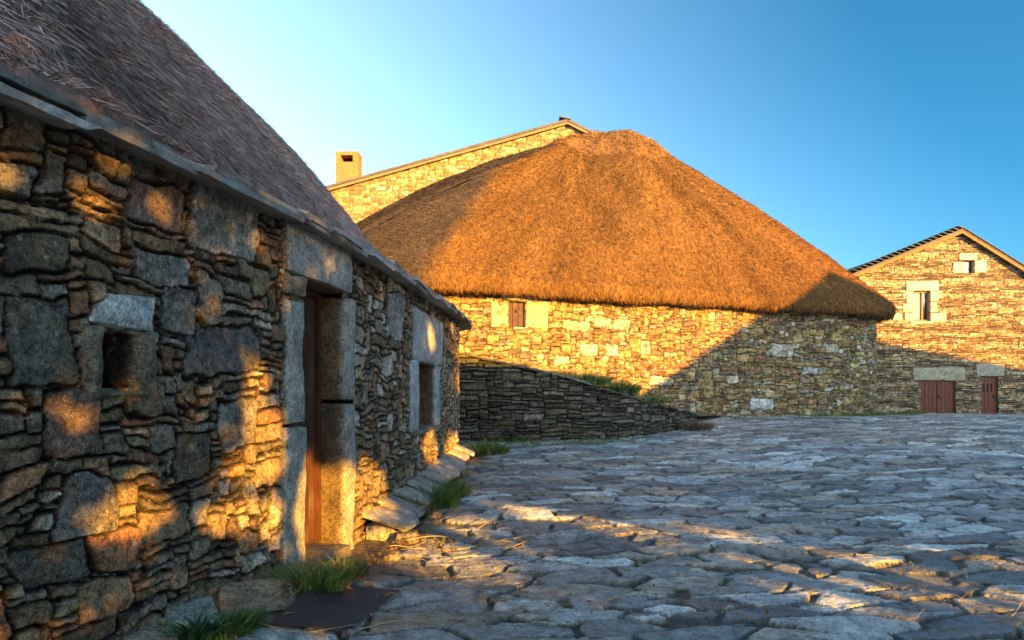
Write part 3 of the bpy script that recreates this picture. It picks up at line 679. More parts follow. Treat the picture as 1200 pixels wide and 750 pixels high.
# ridge cap: a low mat of turf and broom over the crown
cu_ = Curve([(1.2, 22.6), (2.6, 22.0), (4.2, 22.0), (5.3, 22.6), (5.2, 23.7), (4, 24.3), (2, 24.1), (1.0, 23.5)], closed=True, side=1)
uu = np.linspace(0, cu_.len, 120); fr = np.linspace(0, 1, 14)[:, None]
X, Z = cu_.at(uu); X = X+.12*fbm(uu*2, uu*0, oct=3, seed=7)
cx, cz = 3.15+(X-3.15)*(1-fr), 23.1+(Z-23.1)*(1-fr)
Vt = V[60:].reshape(-1, 3); ch_ = np.zeros(cx.shape)
for i_ in range(cx.shape[0]):
    for j_ in range(cx.shape[1]):
        dd = (Vt[:, 0]-cx[i_, j_])**2+(Vt[:, 1]-cz[i_, j_])**2; k_ = np.argpartition(dd, 5)[:5]; ch_[i_, j_] = Vt[k_, 2].max()
ch_ = np.minimum(ch_, 8.50+EYE); e_ = sstep(0, .25, fr)
hh = ch_+.03+.12*e_+.05*fbm(cx*4, cz*4, oct=3, seed=8); hh[0] -= .08
Vc = np.stack([cx, cz, hh], -1); cc = np.array([.20,.11,.042])*(1+.5*fbm(cx*4, cz*4, oct=3, seed=9))[..., None]
put('ridge_cap', (Vc.reshape(-1, 3), grid_faces(14, 120), cc.reshape(-1, 3)), M['thatch'], mid)
Nc = np.cross(np.gradient(Vc, axis=1), np.gradient(Vc, axis=0)); Nc /= np.maximum(np.linalg.norm(Nc, axis=2), 1e-9)[..., None]; Nc *= np.sign(Nc[..., 2:3]+1e-9)
cs = put('cap_straw', strands(Vc[:-1], Nc[:-1], cc[:-1], 9000, .14, .008, seed=16, r0=0, jit=.9, lift=.22, cvar=.45), M['straw'], mid, smooth=False); cs['kind'] = 'stuff'
# shuttered opening
def blkM(name, x0, x1, y0, y1, col_, seed, d1=.02, mat='slab', label=None):
    u0, u1 = MW.uof(x0), MW.uof(x1); z = float(MW.at((u0+u1)/2)[1])
    return put(name, wallblock(MW, u0, u1, (HZ-y1)/F*z, (HZ-y0)/F*z, d0=-.3, d1=d1, seed=seed, color=col_, noise=.015, res=.05), M[mat], mid, label=label)
blkM('window_jamb', 575, 595.8, 353, 384, (.50,.42,.27), 31)
blkM('window_jamb', 616.2, 643, 352, 385, (.52,.42,.24), 32)
blkM('window_lintel', 586, 630, 345, 352.5, (.5,.4,.24), 33, d1=.04)
sm = empty('shutter', MW.point(sh0, shh[0], -.12), None, None); sm.parent = mid; sm['_w'] = [float(x) for x in MW.point(sh0, shh[0], -.12)]; sm.location = Vector(sm['_w'])-mid.location
for k in range(3):
    w_ = (sh1-sh0)/3
    put('plank', rock(in_wall(MW, sh0+k*w_+.003, sh0+(k+1)*w_-.003, shh[0], shh[1], -.14, -.10), noise=.001, rnd=.006, color=(.085,.05,.04), seed=35+k, res=.08), M['wood'], sm)
# round hole in the shutter
pc = MW.point((sh0+sh1)/2+.01, (HZ-364)/F*shz, -.094); nx_, nz_ = MW.nrm((sh0+sh1)/2); tx = np.array([-nz_, nx_, 0]); ring = [pc]+[pc+tx*.035*cos(t)+np.array([0,0,1])*.035*sin(t) for t in np.linspace(0, 2*pi, 16, endpoint=False)]
ring2 = [p-np.array([nx_, nz_, 0])*.03 for p in ring]
mesh('hole', ring+ring2, [(0, i+1, (i+1) % 16+1) for i in range(16)]+[(i+1, i+18, (i+1) % 16+18, (i+1) % 16+1) for i in range(16)], M['dark'], parent=sm)

# ================================================================== BACK GABLED HOUSE
back = empty('gabled_stone_house', (-2, 28, .5), 'tall gabled stone house with a small chimney behind the round thatched house', 'house')
BC = Curve([(-9.5, 24), (3.05, 24)], straight=True, n=60, side=1)
def topB(u):
    x = -9.5+u; return np.where(x < 1.95, 9.30-(1.95-x)*.278, 9.30-(x-1.95)*.45)
PAL_B = [(.44,.31,.11), (.38,.25,.09), (.48,.37,.17), (.40,.24,.08), (.52,.45,.30)]
bw = wall_sheet(BC, 0, 12.55, 1.5, 9.3, .05, top=topB, packkw=dict(cu=.06, ch=.04, sizes=[(4, 9, 2, 4, 4), (5, 10, 3, 6, 2), (3, 8, 1, 2, 3)], seed=12),
    stonekw=dict(palette=PAL_B, weights=[4,3,3,2,1.5], gap=.005, depth=.03, bev=.03, warp=.05, wscale=2, off=.015, rough=.01, layer=.5, joint=(.22,.14,.06), seed=44, rad=.4, mott=.3))
bside = box(-9.5, 3.02, 24.06, 33, -1.5+EYE, 6.0+EYE, color=(.36,.29,.18), res=3)
put('wall', join([bw, bside]), M['wallfar'], back)
def slab4(a, b, c, d, th, **k):
    """roof sheet through a,b (eave) c,d (ridge), thickness th downward"""
    q = [np.array(p, float) for p in (a, b, c, d)]
    return rock([p-np.array([0,0,th]) for p in q]+q, **{**dict(noise=.006, rnd=.01), **k})
z0 = 23.82
put('roof', join([slab4((-9.9, z0, topB(-.4)+EYE+.12), (1.95, z0, 9.42+EYE), (1.95, 33, 9.42+EYE), (-9.9, 33, topB(-.4)+EYE+.12), .09, color=(.10,.09,.08), res=.25),
    slab4((1.95, z0, 9.42+EYE), (3.6, z0, 9.42+EYE-1.65*.5), (3.6, 33, 9.42+EYE-1.65*.5), (1.95, 33, 9.42+EYE), .09, color=(.10,.09,.08), res=.25)]), M['slate'], back)
for (xa, ha, xb, hb) in ((-9.6, topB(-.1)+.03, 1.95, 9.33), (1.95, 9.33, 3.5, 9.33-1.55*.5)):
    put('verge_board', slab4((xa, z0+.03, ha+EYE-.0), (xb, z0+.03, hb+EYE), (xb, z0+.08, hb+EYE), (xa, z0+.08, ha+EYE), .10, color=(.26,.17,.08), res=.2), M['brick'], back)
# raised ridge slates
put('ridge_slate', slab4((1.65, z0-.05, 9.49+EYE), (2.05, z0-.05, 9.40+EYE), (2.05, 24.3, 9.40+EYE), (1.65, 24.3, 9.49+EYE), .04, color=(.08,.07,.06), res=.1), M['slate'], back)
ch = empty('chimney', (-5.85, 24.6, 7+EYE), None, None); ch.parent = back; ch['_w'] = [-5.85, 24.6, 7+EYE]; ch.location = Vector((-5.85, 24.6, 7+EYE))-back.location
CHC = (.34,.17,.06)
for (x0, x1, ya, yb) in ((-6.28, -6.10, 24.3, 24.95), (-5.66, -5.48, 24.3, 24.95)): put('side_wall', box(x0, x1, ya, yb, 6.3+EYE, 8.30+EYE, color=CHC, res=.08, noise=.008), M['brick'], ch)
put('shaft', box(-6.10, -5.66, 24.3, 24.95, 6.3+EYE, 8.06+EYE, color=CHC, res=.08, noise=.008), M['brick'], ch)
put('flue', box(-6.10, -5.66, 24.7, 24.75, 8.06+EYE, 8.30+EYE, color=(.02,.02,.02)), M['dark'], ch)
put('cap', box(-6.29, -5.47, 24.29, 24.96, 8.30+EYE, 8.44+EYE, color=CHC, res=.06, noise=.01), M['brick'], ch)
# flat stones weighting the junction of thatch and gable
r = random.Random(8)
gi = []
hm = {}
zsel = np.abs(V[..., 1]-23.93)
for k in range(26):
    x = -6.0+k*.33+r.uniform(-.08, .08)
    e = np.hypot(V[..., 0]-x, zsel*1.0); i = np.unravel_index(np.argmin(e), e.shape); h = V[i][2]
    s_ = r.uniform(.10, .20)
    if x < 1.8: put('flashing_stone', box(x-s_, x+s_, 23.72, 24.02, h-.04, h+.05+r.uniform(0, .06), color=r.choice([(.45,.40,.30), (.3,.26,.2), (.5,.47,.4)]), noise=.03, rnd=.04, res=.05, seed=r.randint(0, 999)), M['slab'], back)

# ================================================================== RIGHT GABLE HOUSE
right = empty('slate_gable_house', (20.3, 36, .25), 'far right gabled house of thin coursed stone with two red brown doors', 'house')
RC = Curve([(15.75, 31), (25.6, 31)], straight=True, n=60, side=1)
AX, AH = 20.3, 7.10
def topR(u):
    x = 15.75+u; return np.where(x < AX, AH-(AX-x)*.41, AH-(x-AX)*.62)
hpx = lambda y: (HZ-y)/F*31
xpx = lambda x: (x-600)/F*31
ru = lambda x: xpx(x)-15.75
hR = [(ru(1070), ru(1090), hpx(376), hpx(341)), (ru(1130), ru(1142), hpx(320), hpx(305)), (ru(1079), ru(1120), -1.6, hpx(446)), (ru(1150), ru(1170), -1.6, hpx(441))]
PAL_R = [(.50,.34,.17), (.42,.27,.13), (.55,.42,.24), (.36,.26,.15), (.48,.29,.13), (.6,.5,.33)]
rw = wall_sheet(RC, 0, 9.85, -1.7, 7.1, .033, holes=hR, top=topR, packkw=dict(cu=.06, ch=.035, sizes=[(4, 10, 1, 2, 5), (3, 7, 2, 3, 2), (8, 14, 1, 2, 3), (6, 12, 1, 1, 2)], seed=14),
    stonekw=dict(palette=PAL_R, weights=[4,3,3,3,2,1.5], gap=.006, depth=.038, bev=.018, warp=.022, wscale=1.5, off=.022, rough=.01, layer=.6, joint=(.085,.06,.035), seed=55, rad=.3, mott=.25))
rbody = join([box(15.77, 25.58, 31.3, 43, -1.6+EYE, 3.9+EYE, color=(.3,.24,.17), res=3)])
rb2 = box(15.75, 15.80, 31.02, 31.5, -1.6+EYE, 5.15+EYE, color=(.3,.24,.17), res=1)
put('wall', join([rw, rbody, rb2]), M['wallfar'], right)
# roof planes
for sgn, sl_, ex in ((-1, .41, 5.0), (1, .62, 5.6)):
    e = AX+sgn*ex; he = AH-ex*sl_+.10
    a, b = ((e, 30.72, he+EYE), (AX, 30.72, AH+.10+EYE)) if sgn < 0 else ((AX, 30.72, AH+.10+EYE), (e, 30.72, he+EYE))
    put('roof', slab4(a, b, (b[0], 43.3, b[2]), (a[0], 43.3, a[2]), .06, color=(.10,.09,.085), res=.4), M['slate'], right)
    a2, b2 = [(p[0], 30.74, p[2]-.065) for p in (a, b)]
    put('verge_board', slab4(a2, b2, (b2[0], 30.80, b2[2]), (a2[0], 30.80, a2[2]), .15, color=(.24,.13,.045), res=.3, noise=.002), M['brick'], right)
    put('soffit', slab4((a[0], 30.80, a[2]-.08), (b[0], 30.80, b[2]-.08), (b[0], 31.05, b[2]-.08), (a[0], 31.05, a[2]-.08), .03, color=(.4,.27,.13), res=.3, noise=.002), M['brick'], right)
    nt_ = 21 if sgn < 0 else 24                     # lapped verge slates
    tiles = []
    for k in range(nt_):
        t0, t1 = k/nt_, (k+1.15)/nt_
        lo = np.array([e, 0, he]); hi = np.array([AX, 0, AH+.10])
        p0, p1 = lo+(hi-lo)*t0, lo+(hi-lo)*min(t1, 1.0)
        up0, up1 = (.21, .03) if sgn < 0 else (.05, .04)
        q = [(p0[0], 30.66, p0[2]+EYE+up0), (p1[0], 30.66, p1[2]+EYE+up1), (p1[0], 31.4, p1[2]+EYE+up1), (p0[0], 31.4, p0[2]+EYE+up0)]
        if sgn > 0: q = [q[1], q[0], q[3], q[2]]
        tiles.append(slab4(*q, .035, color=(.07,.065,.06), res=.3, noise=.004, seed=k))
    put('verge_slate', join(tiles), M['slate'], right)
def blkR(name, x0, x1, y0, y1, c, seed, d=.03, mat='slab', parent=None, depth=.35):
    return put(name, box(xpx(x0), xpx(x1), 31-d, 31+depth, hpx(y1)+EYE, hpx(y0)+EYE, color=c, seed=seed, noise=.012, rnd=.03, res=.08, cvar=.1), M[mat], parent or right)
CR = (.62,.54,.38)
def sub(name, parent, loc):
    e = bpy.data.objects.new(name, None); C.objects.link(e); e.parent = parent; pw = np.array(parent['_w'] if '_w' in parent else parent.location)
    e.location = Vector(np.array(loc)-pw); e['_w'] = [float(v) for v in loc]; return e
wn = sub('window', right, (xpx(1080), 31, hpx(376)+EYE))
for a in ((1062, 1100, 329, 340.7, 1), (1062, 1069.8, 341, 356, 2), (1058, 1069.8, 356.5, 366, 3), (1060, 1069.8, 366.4, 377, 4), (1090.2, 1100, 341, 353, 5), (1090.2, 1098, 353.4, 366, 6), (1090.2, 1109, 366.4, 377, 7), (1046, 1057.6, 366.5, 375.5, 9), (1067, 1094, 376.3, 379.5, 8)):
    blkR('surround_stone', *a[:4], CR, a[4], parent=wn)
put('frame', join([box(xpx(1070), xpx(1071.5), 31.12, 31.18, hpx(376)+EYE, hpx(341)+EYE, color=(.25,.13,.06)), box(xpx(1088.5), xpx(1090), 31.12, 31.18, hpx(376)+EYE, hpx(341)+EYE, color=(.25,.13,.06)),
    box(xpx(1071.5), xpx(1088.5), 31.12, 31.18, hpx(342.5)+EYE, hpx(341)+EYE, color=(.25,.13,.06)), box(xpx(1071.5), xpx(1088.5), 31.12, 31.18, hpx(376)+EYE, hpx(374.5)+EYE, color=(.25,.13,.06)),
    box(xpx(1081.6), xpx(1083.2), 31.11, 31.17, hpx(374.5)+EYE, hpx(342.5)+EYE, color=(.25,.13,.06))]), M['redwood'], wn)
put('pane', box(xpx(1071.5), xpx(1088.5), 31.20, 31.21, hpx(374.5)+EYE, hpx(342.5)+EYE), M['glass'], wn)
put('curtain', box(xpx(1071.6), xpx(1081.5), 31.185, 31.195, hpx(374)+EYE, hpx(343)+EYE, color=(.5,.4,.2)), M['cloth'], wn)
wn2 = sub('window', right, (xpx(1136), 31, hpx(320)+EYE))
for a in ((1124, 1145, 297, 304.8, 11), (1117, 1129.8, 307, 320.5, 12), (1142.2, 1156, 305, 319.5, 13)): blkR('surround_stone', *a[:4], CR, a[4], parent=wn2)
put('pane', box(xpx(1130), xpx(1142), 31.2, 31.21, hpx(320)+EYE, hpx(305)+EYE), M['glass'], wn2)
put('frame', join([box(xpx(1130), xpx(1131.2), 31.12, 31.18, hpx(320)+EYE, hpx(305)+EYE, color=(.25,.13,.06)), box(xpx(1140.8), xpx(1142), 31.12, 31.18, hpx(320)+EYE, hpx(305)+EYE, color=(.25,.13,.06))]), M['redwood'], wn2)
blkR('door_lintel', 1070, 1131.5, 430.5, 445.8, (.42,.36,.24), 15)
blkR('door_lintel', 1144, 1177, 426, 440.8, (.40,.35,.25), 16)
RD = (.17,.05,.025)
gd = sub('double_door', right, (xpx(1100), 31.1, -1.3+EYE))
gx0, gx1 = xpx(1079), xpx(1120); gm_ = (gx0+gx1)/2
for k in range(2):
    lf = sub('door_leaf', gd, (gx0, 31.12, -1.3+EYE)) if False else None
    a, b = (gx0+.06, gm_-.01) if k == 0 else (gm_+.01, gx1-.06)
    n_ = 4; parts = []
    for q in range(n_): parts.append(box(a+(b-a)*q/n_+.006, a+(b-a)*(q+1)/n_-.006, 31.10, 31.15, -1.25+EYE, hpx(447)+EYE, color=RD, seed=q))
    parts.append(box(a, b, 31.13, 31.16, -1.25+EYE, hpx(447)+EYE, color=(.05,.02,.015)))
    put('door_leaf', join(parts), M['redwood'], gd)
put('frame', join([box(gx0, gx0+.06, 31.08, 31.18, -1.3+EYE, hpx(446)+EYE, color=RD), box(gx1-.06, gx1, 31.08, 31.18, -1.3+EYE, hpx(446)+EYE, color=RD), box(gx0+.06, gx1-.06, 31.08, 31.18, hpx(447)+EYE, hpx(446)+EYE, color=RD)]), M['redwood'], gd)
put('handle', join([box(gm_+.06, gm_+.10, 31.04, 31.10, -.45+EYE, -.33+EYE), box(gm_+.05, gm_+.17, 31.03, 31.06, -.40+EYE, -.37+EYE)]), M['iron'], gd)
sdoor = sub('small_door', right, (xpx(1160), 31.1, -1.3+EYE))
sx0, sx1 = xpx(1150), xpx(1170)
put('door_leaf', join([box(sx0+.05+(sx1-sx0-.1)*q/4+.005, sx0+.05+(sx1-sx0-.1)*(q+1)/4-.005, 31.10, 31.15, -1.25+EYE, hpx(442)+EYE, color=RD, seed=q) for q in range(4)]), M['redwood'], sdoor)
put('frame', join([box(sx0, sx0+.05, 31.08, 31.18, -1.3+EYE, hpx(441)+EYE, color=RD), box(sx1-.05, sx1, 31.08, 31.18, -1.3+EYE, hpx(441)+EYE, color=RD), box(sx0+.05, sx1-.05, 31.08, 31.18, hpx(442)+EYE, hpx(441)+EYE, color=RD)]), M['redwood'], sdoor)
for q in range(3): put('door_light', box(sx0+.15+q*.17, sx0+.21+q*.17, 31.085, 31.10, hpx(459)+EYE, hpx(450)+EYE), M['glass'], sdoor)
put('handle', join([box(sx0+.62, sx0+.65, 31.04, 31.10, -.45+EYE, -.30+EYE)]), M['iron'], sdoor)

# ================================================================== RETAINING WALL AND BANK
rwl = empty('dry_stone_retaining_wall', (1.0, 14.0, .3), 'dark mossy dry stone retaining wall sloping down in front of the round house', 'wall')
TC = Curve([(-4.5, 12.6), (-2.2, 13.0), (-.9, 13.3), (.8, 13.45), (2.2, 13.9), (3.4, 15.0), (4.3, 16.4), (4.7, 17.3)], side=1)
def topT(u):
    X, Z = TC.at(u)
    px = 600+F*X/Z
    y = np.interp(px, [300, 540, 640, 700, 740, 800, 830], [400, 414, 436, 453, 467, 482, 489])
    return (HZ-y)/F*Z+.03*fbm(u*2, u*0, oct=3, seed=301)
PAL_T = [(.13,.115,.08), (.18,.155,.11), (.10,.085,.06), (.22,.19,.14), (.15,.12,.07), (.28,.25,.20)]
KW_T = dict(palette=PAL_T, weights=[4,4,3,3,3,1], gap=.006, depth=.06, bev=.025, warp=.06, wscale=2, off=.04, rough=.02, layer=1.2, joint=(.03,.027,.018), seed=66, rad=.35, mott=.5)
tv, tf, tcx = wall_sheet(TC, 0, TC.len, -1.7, .95, .022, top=topT, packkw=dict(cu=.05, ch=.03, sizes=[(6, 14, 2, 3, 5), (4, 10, 1, 2, 4), (3, 7, 3, 5, 1.5), (8, 16, 3, 5, 1)], seed=17), stonekw=KW_T)
mos = (sstep(.05, .3, fbm(tv[:, 0]*1.3+3, tv[:, 2]*1.8, oct=4, seed=67))*sstep(2.0, -.5, tv[:, 0]))[:, None]; tcx = tcx*(1-.6*mos)+np.array([.17,.16,.03])*.6*mos
put('stone_face', (tv, tf, tcx), M['rubble'], rwl)
r = random.Random(12); u = 0
while u < TC.len-.3:                                     # flat coping slabs
    L = r.uniform(.3, .65); a, b = u, min(u+L, TC.len); h0, h1 = float(topT(a)), float(topT(b)); c = []
    for dh in (-.015, r.uniform(.025, .05)):
        for (uu, d, hh) in ((a, -.38, h0), (b-.01, -.38, h1), (b-.01, .05+r.uniform(-.04, .05), h1), (a, .05+r.uniform(-.04, .05), h0)): c.append(TC.point(uu, hh+dh, d))
    put('coping_slab', rock(c, res=.06, noise=.018, rnd=.02, color=r.choice([(.18,.16,.12), (.13,.12,.10), (.24,.22,.18)]), seed=r.randint(0, 9999)), M['rubble'], rwl); u += L
# bank of earth between retaining wall and house
def bank_h(X, Z):
    ut = np.array([0, .25, .5, .75, 1])*TC.len
    tX, tZ = TC.at(np.linspace(0, TC.len, 60)); tH = topT(np.linspace(0, TC.len, 60))
    return np.interp(X, tX, tH)
nu_, nv_ = 160, 26
ug = np.linspace(0, TC.len, nu_); tX, tZ = TC.at(ug); anx, anz = TC.nrm(ug); th = topT(ug)
mx, mz = np.interp(tX, *(lambda q: (q[:, 0], q[:, 1]))(np.array([MW.at(MW.uof(px)) for px in range(520, 860, 8)]))), 0
wX = np.array([float(MW.at(MW.uof(p))[0]) for p in range(420, 900, 6)]); wZ = np.array([float(MW.at(MW.uof(p))[1]) for p in range(420, 900, 6)])
bX = np.interp(np.linspace(0, 1, nu_), [0, .25, .6, .85, 1], [-4.4, -1.2, 2.2, 4.6, 6.3]); bZ = np.interp(bX, wX, wZ)+.35
wallh = np.interp(bX, [-4, -1.2, .6, 2.2, 3.6, 4.6, 6.3], [.75, .62, .40, .12, -.25, -.62, -.86])
f = np.linspace(0, 1, nv_)[:, None]
X = tX*(1-f)+bX*f; Z = (tZ+.0)*(1-f)+bZ*f; H = (th-.05)*(1-f)+wallh*f+.05*np.sin(pi*f)+.035*fbm(X*3, Z*3, oct=4, seed=68)*np.sin(pi*f)**.3
bc = np.array([.17,.13,.07])*(1+.5*fbm(X*4, Z*4, oct=4, seed=69))[..., None]; gg = sstep(-.1, .3, fbm(X*1.5, Z*1.5, oct=3, seed=70))[..., None]; bc = bc*(1-.6*gg)+np.array([.10,.11,.035])*.6*gg
M['bank'] = newmat('turf bank', var=.4, vscale=8, fine=60, bump=1, bscale=40, bdist=.02)
tag(put('earth_bank', (np.stack([X, Z, H+EYE], -1).reshape(-1, 3), grid_faces(nv_, nu_), bc.reshape(-1, 3)), M['bank']), 'earth bank above the retaining wall', None, None, 'structure')
# ================================================================== THE OTHER SIDE OF THE LANE (right of and behind the viewpoint)
TAN = math.tan(SUN_EL)
def PQ(p, q, h): return np.array([p*SP[0]+q*SH[0], p*SP[1]+q*SH[1], h+EYE])
def prism(poly, q0, q1, color, seed=0):
    """solid with the outline poly [(p,h)...] seen along the sun direction"""
    n = len(poly); V = [PQ(p, q0, h) for p, h in poly]+[PQ(p, q1, h) for p, h in poly]
    Fs = [tuple(range(n))[::-1], tuple(range(n, 2*n))]+[(i, (i+1) % n, n+(i+1) % n, n+i) for i in range(n)]
    return V, Fs, np.tile(np.array(color, float), (2*n, 1))
def lane_house(name, label, poly, q0, q1, rakes, cat='house'):
    cp = np.mean([p for p, h in poly]); e = empty(name, PQ(cp, (q0+q1)/2, -1.4), label, cat)
    e['_w'] = [float(v) for v in PQ(cp, (q0+q1)/2, -1.4)]
    V, Fs, c = prism(poly, q0, q1, (.36,.29,.2)); mesh('wall', V, Fs, M['wallfar'], col=c, parent=e)
    for (p0, h0, p1, h1) in rakes:
        V, Fs, c = prism([(p0, h0), (p1, h1), (p1, h1+.12), (p0, h0+.12)], q0-.25, q1+.25, (.1,.095,.09)); mesh('roof', V, Fs, M['slate'], col=c, parent=e)
    V, Fs, c = prism([(cp-.5, -1.3), (cp+.5, -1.3), (cp+.5, .75), (cp-.5, .75)], q0-.04, q0+.02, RD); mesh('door', V, Fs, M['redwood'], col=c, parent=e)
    for s_ in (-2.2, 2.2):
        V, Fs, c = prism([(cp+s_-.4, .1), (cp+s_+.4, .1), (cp+s_+.4, 1.0), (cp+s_-.4, 1.0)], q0-.03, q0+.02, (.03,.03,.03)); mesh('window', V, Fs, M['glass'], parent=e)
    return e
lane_house('lean_to_barn', 'low stone barn with a single sloping slate roof across the lane', [(6.9, -2), (13.2, -2), (13.2, 3.52), (6.9, 4.45)], 14, 20, [(6.7, 4.44, 13.3, 3.50)], 'barn')
lane_house('stone_house', 'stone house with a steep slate gable across the lane beyond the low barn', [(13.0, -2), (29, -2), (29, 3.2), (20.7, 7.25), (13.0, 3.15)], 14.5, 24, [(12.7, 2.99, 20.7, 7.25), (20.7, 7.25, 29.3, 3.05)])
lane_house('long_stone_house', 'long stone house with a hipped slate roof at the end of the lane', [(28, -2), (42, -2), (42, 2.6), (32.2, 6.35), (24.5, 6.35), (24.5, 3), (28, 3)], 13.5, 14.4, [(24.4, 6.35, 32.2, 6.35), (32.2, 6.35, 42.3, 2.5)])

# trees beside the lane: their crowns shade the cottage, with gaps cut to place sun flecks
def ray(P):                                   # (p, height at q = 14) of the sunbeam through world point P
    q = P[0]*SH[0]+P[1]*SH[1]; return P[0]*SP[0]+P[1]*SP[1], P[2]-EYE+TAN*(14-q)
gaps = []
def wgap(x, y, rx, ry):
    u, h = LC.uh(x, y); P = LC.point(u, h); z = P[1]; a, b = ray(P)
    u2, h2 = LC.uh(min(x+rx, 545), y); a2, _ = ray(LC.point(u2, h)); gaps.append((a, b, max(abs(a2-a), .06), ry*z/F))
for g_ in [(158, 600, 34, 24), (128, 620, 8, 10), (278, 604, 34, 20), (297, 548, 26, 18), (299, 470, 13, 60), (320, 545, 8, 16), (318, 605, 9, 26), (322, 500, 8, 14), (92, 487, 5, 5), 
    (115, 242, 8, 8), (6, 206, 6, 9), (375, 590, 22, 62), (400, 600, 24, 60), (352, 600, 8, 34), (440, 575, 18, 26), (445, 640, 28, 20), (503, 398, 4, 12), (505, 525, 9, 16), (532, 525, 10, 16), (428, 545, 6, 8)]: wgap(*g_)
def ggap(x, y, rx, ry):
    Z = 8.0
    for _ in range(30): Z = .5*Z+.5*(-float(path_h((x-600)/F*Z, Z))*F/(y-HZ))
    X = (x-600)/F*Z; a, b = ray(np.array([X, Z, float(path_h(X, Z))+EYE])); gaps.append((a, b, rx*Z/F*abs(SP[0])*.7+.05, .055))
for g_ in [(545, 612, 40, 8), (620, 600, 40, 7), (740, 622, 44, 8), (690, 612, 30, 6), (850, 626, 30, 5), (1000, 655, 40, 4), (1050, 662, 30, 4), (1180, 660, 24, 4), (960, 700, 34, 6), (1100, 702, 34, 6), (1020, 690, 20, 5), (1180, 700, 20, 5), (920, 665, 12, 3), (560, 640, 20, 6)]: ggap(*g_)
for P in [(-2.35, 2.0, 1.9+EYE), (-2.6, 2.2, 2.2+EYE)]: a, b = ray(np.array(P)); gaps.append((a, b, .10, .12))
GA = np.array(gaps)
def keep_leaf(P, s_):
    q = P[:, 0]*SH[0]+P[:, 1]*SH[1]; p = P[:, 0]*SP[0]+P[:, 1]*SP[1]; h = P[:, 2]-EYE-TAN*(q-14)
    ok = p < 7.3
    for a, b, ra, rb in GA: ok &= ((p-a)/(ra*.97+s_))**2+((h-b)/(rb*.97+s_))**2 > 1+.5*fbm(p*5, h*5, oct=2, seed=3)
    return ok
def tree(p, q, hc, R, n, label, seed, hb=1.7):
    r = np.random.default_rng(seed); base = PQ(p, q, -1.55); t = empty('ash_tree' if seed % 2 else 'chestnut_tree', base, label, 'tree', None); t['_w'] = [float(v) for v in base]
    parts = []
    def limb(a, b, ra, rb, k=10):
        a, b = np.array(a), np.array(b); d = b-a; L = np.linalg.norm(d); d /= L; s1 = np.cross(d, [.3, .9, .1]); s1 /= np.linalg.norm(s1); s2 = np.cross(d, s1)
        tt = np.linspace(0, 1, 8); an = np.linspace(0, 2*pi, k+1)
        cen = a+d*L*tt[:, None]+.12*np.stack([np.sin(tt*5+L), np.cos(tt*4), 0*tt], -1)*L*.15*tt[:, None]
        rad_ = ra+(rb-ra)*tt
        V = cen[:, None]+(s1*np.cos(an)[:, None]+s2*np.sin(an)[:, None])[None]*rad_[:, None, None]
        parts.append((V.reshape(-1, 3), grid_faces(8, k+1), np.array([.12,.09,.06])))
    top = PQ(p, q, hb+.8); limb(base, top, .20, .14)
    for k in range(7):
        a = k*.9+seed; e = top+np.array([cos(a)*R*.6, sin(a)*R*.6, (hc-hb)*r.uniform(.2, .8)]); limb(top-np.array([0, 0, r.uniform(0, .6)]), e, .09, .025, 7)
    V, Fs, c = join(parts); mesh('trunk', V, Fs, M['bark'], col=c, parent=t, smooth=True)
    # leaves in clumps through the crown's volume
    nc_ = 260; u = r.normal(0, 1, (nc_, 3)); u /= np.linalg.norm(u, axis=1)[:, None]; rad_ = r.random(nc_)**.4
    hcen = (hc+hb)/2; cen = PQ(p, q, hcen)+u*rad_[:, None]*np.array([R, R, (hc-hb)/2])
    P = cen[r.integers(0, nc_, n)]+r.normal(0, .36, (n, 3))
    P = P[keep_leaf(P, .035)]; n = len(P)
    a1 = r.normal(0, 1, (n, 3)); a1 /= np.linalg.norm(a1, axis=1)[:, None]; a2 = np.cross(a1, r.normal(0, 1, (n, 3))); a2 /= np.linalg.norm(a2, axis=1)[:, None]
    s_ = r.uniform(.05, .095, n)[:, None]
    W = np.stack([P-a1*s_, P+a2*s_*.55, P+a1*s_, P-a2*s_*.55], 1).reshape(-1, 3)
    mesh('crown', W, np.arange(4*n).reshape(-1, 4), M['leaf'], parent=t)
tree(-3.4, 9.5, 8.8, 2.9, 34000, 'broad leafy tree standing furthest back beside the lane', 1, hb=1.7)
tree(-.75, 9.0, 9.6, 3.0, 46000, 'tall leafy tree in the middle of the roadside row', 2, hb=1.6)
tree(3.4, 9.6, 8.9, 3.5, 70000, 'leafy tree standing next to the low barn', 3, hb=1.6)
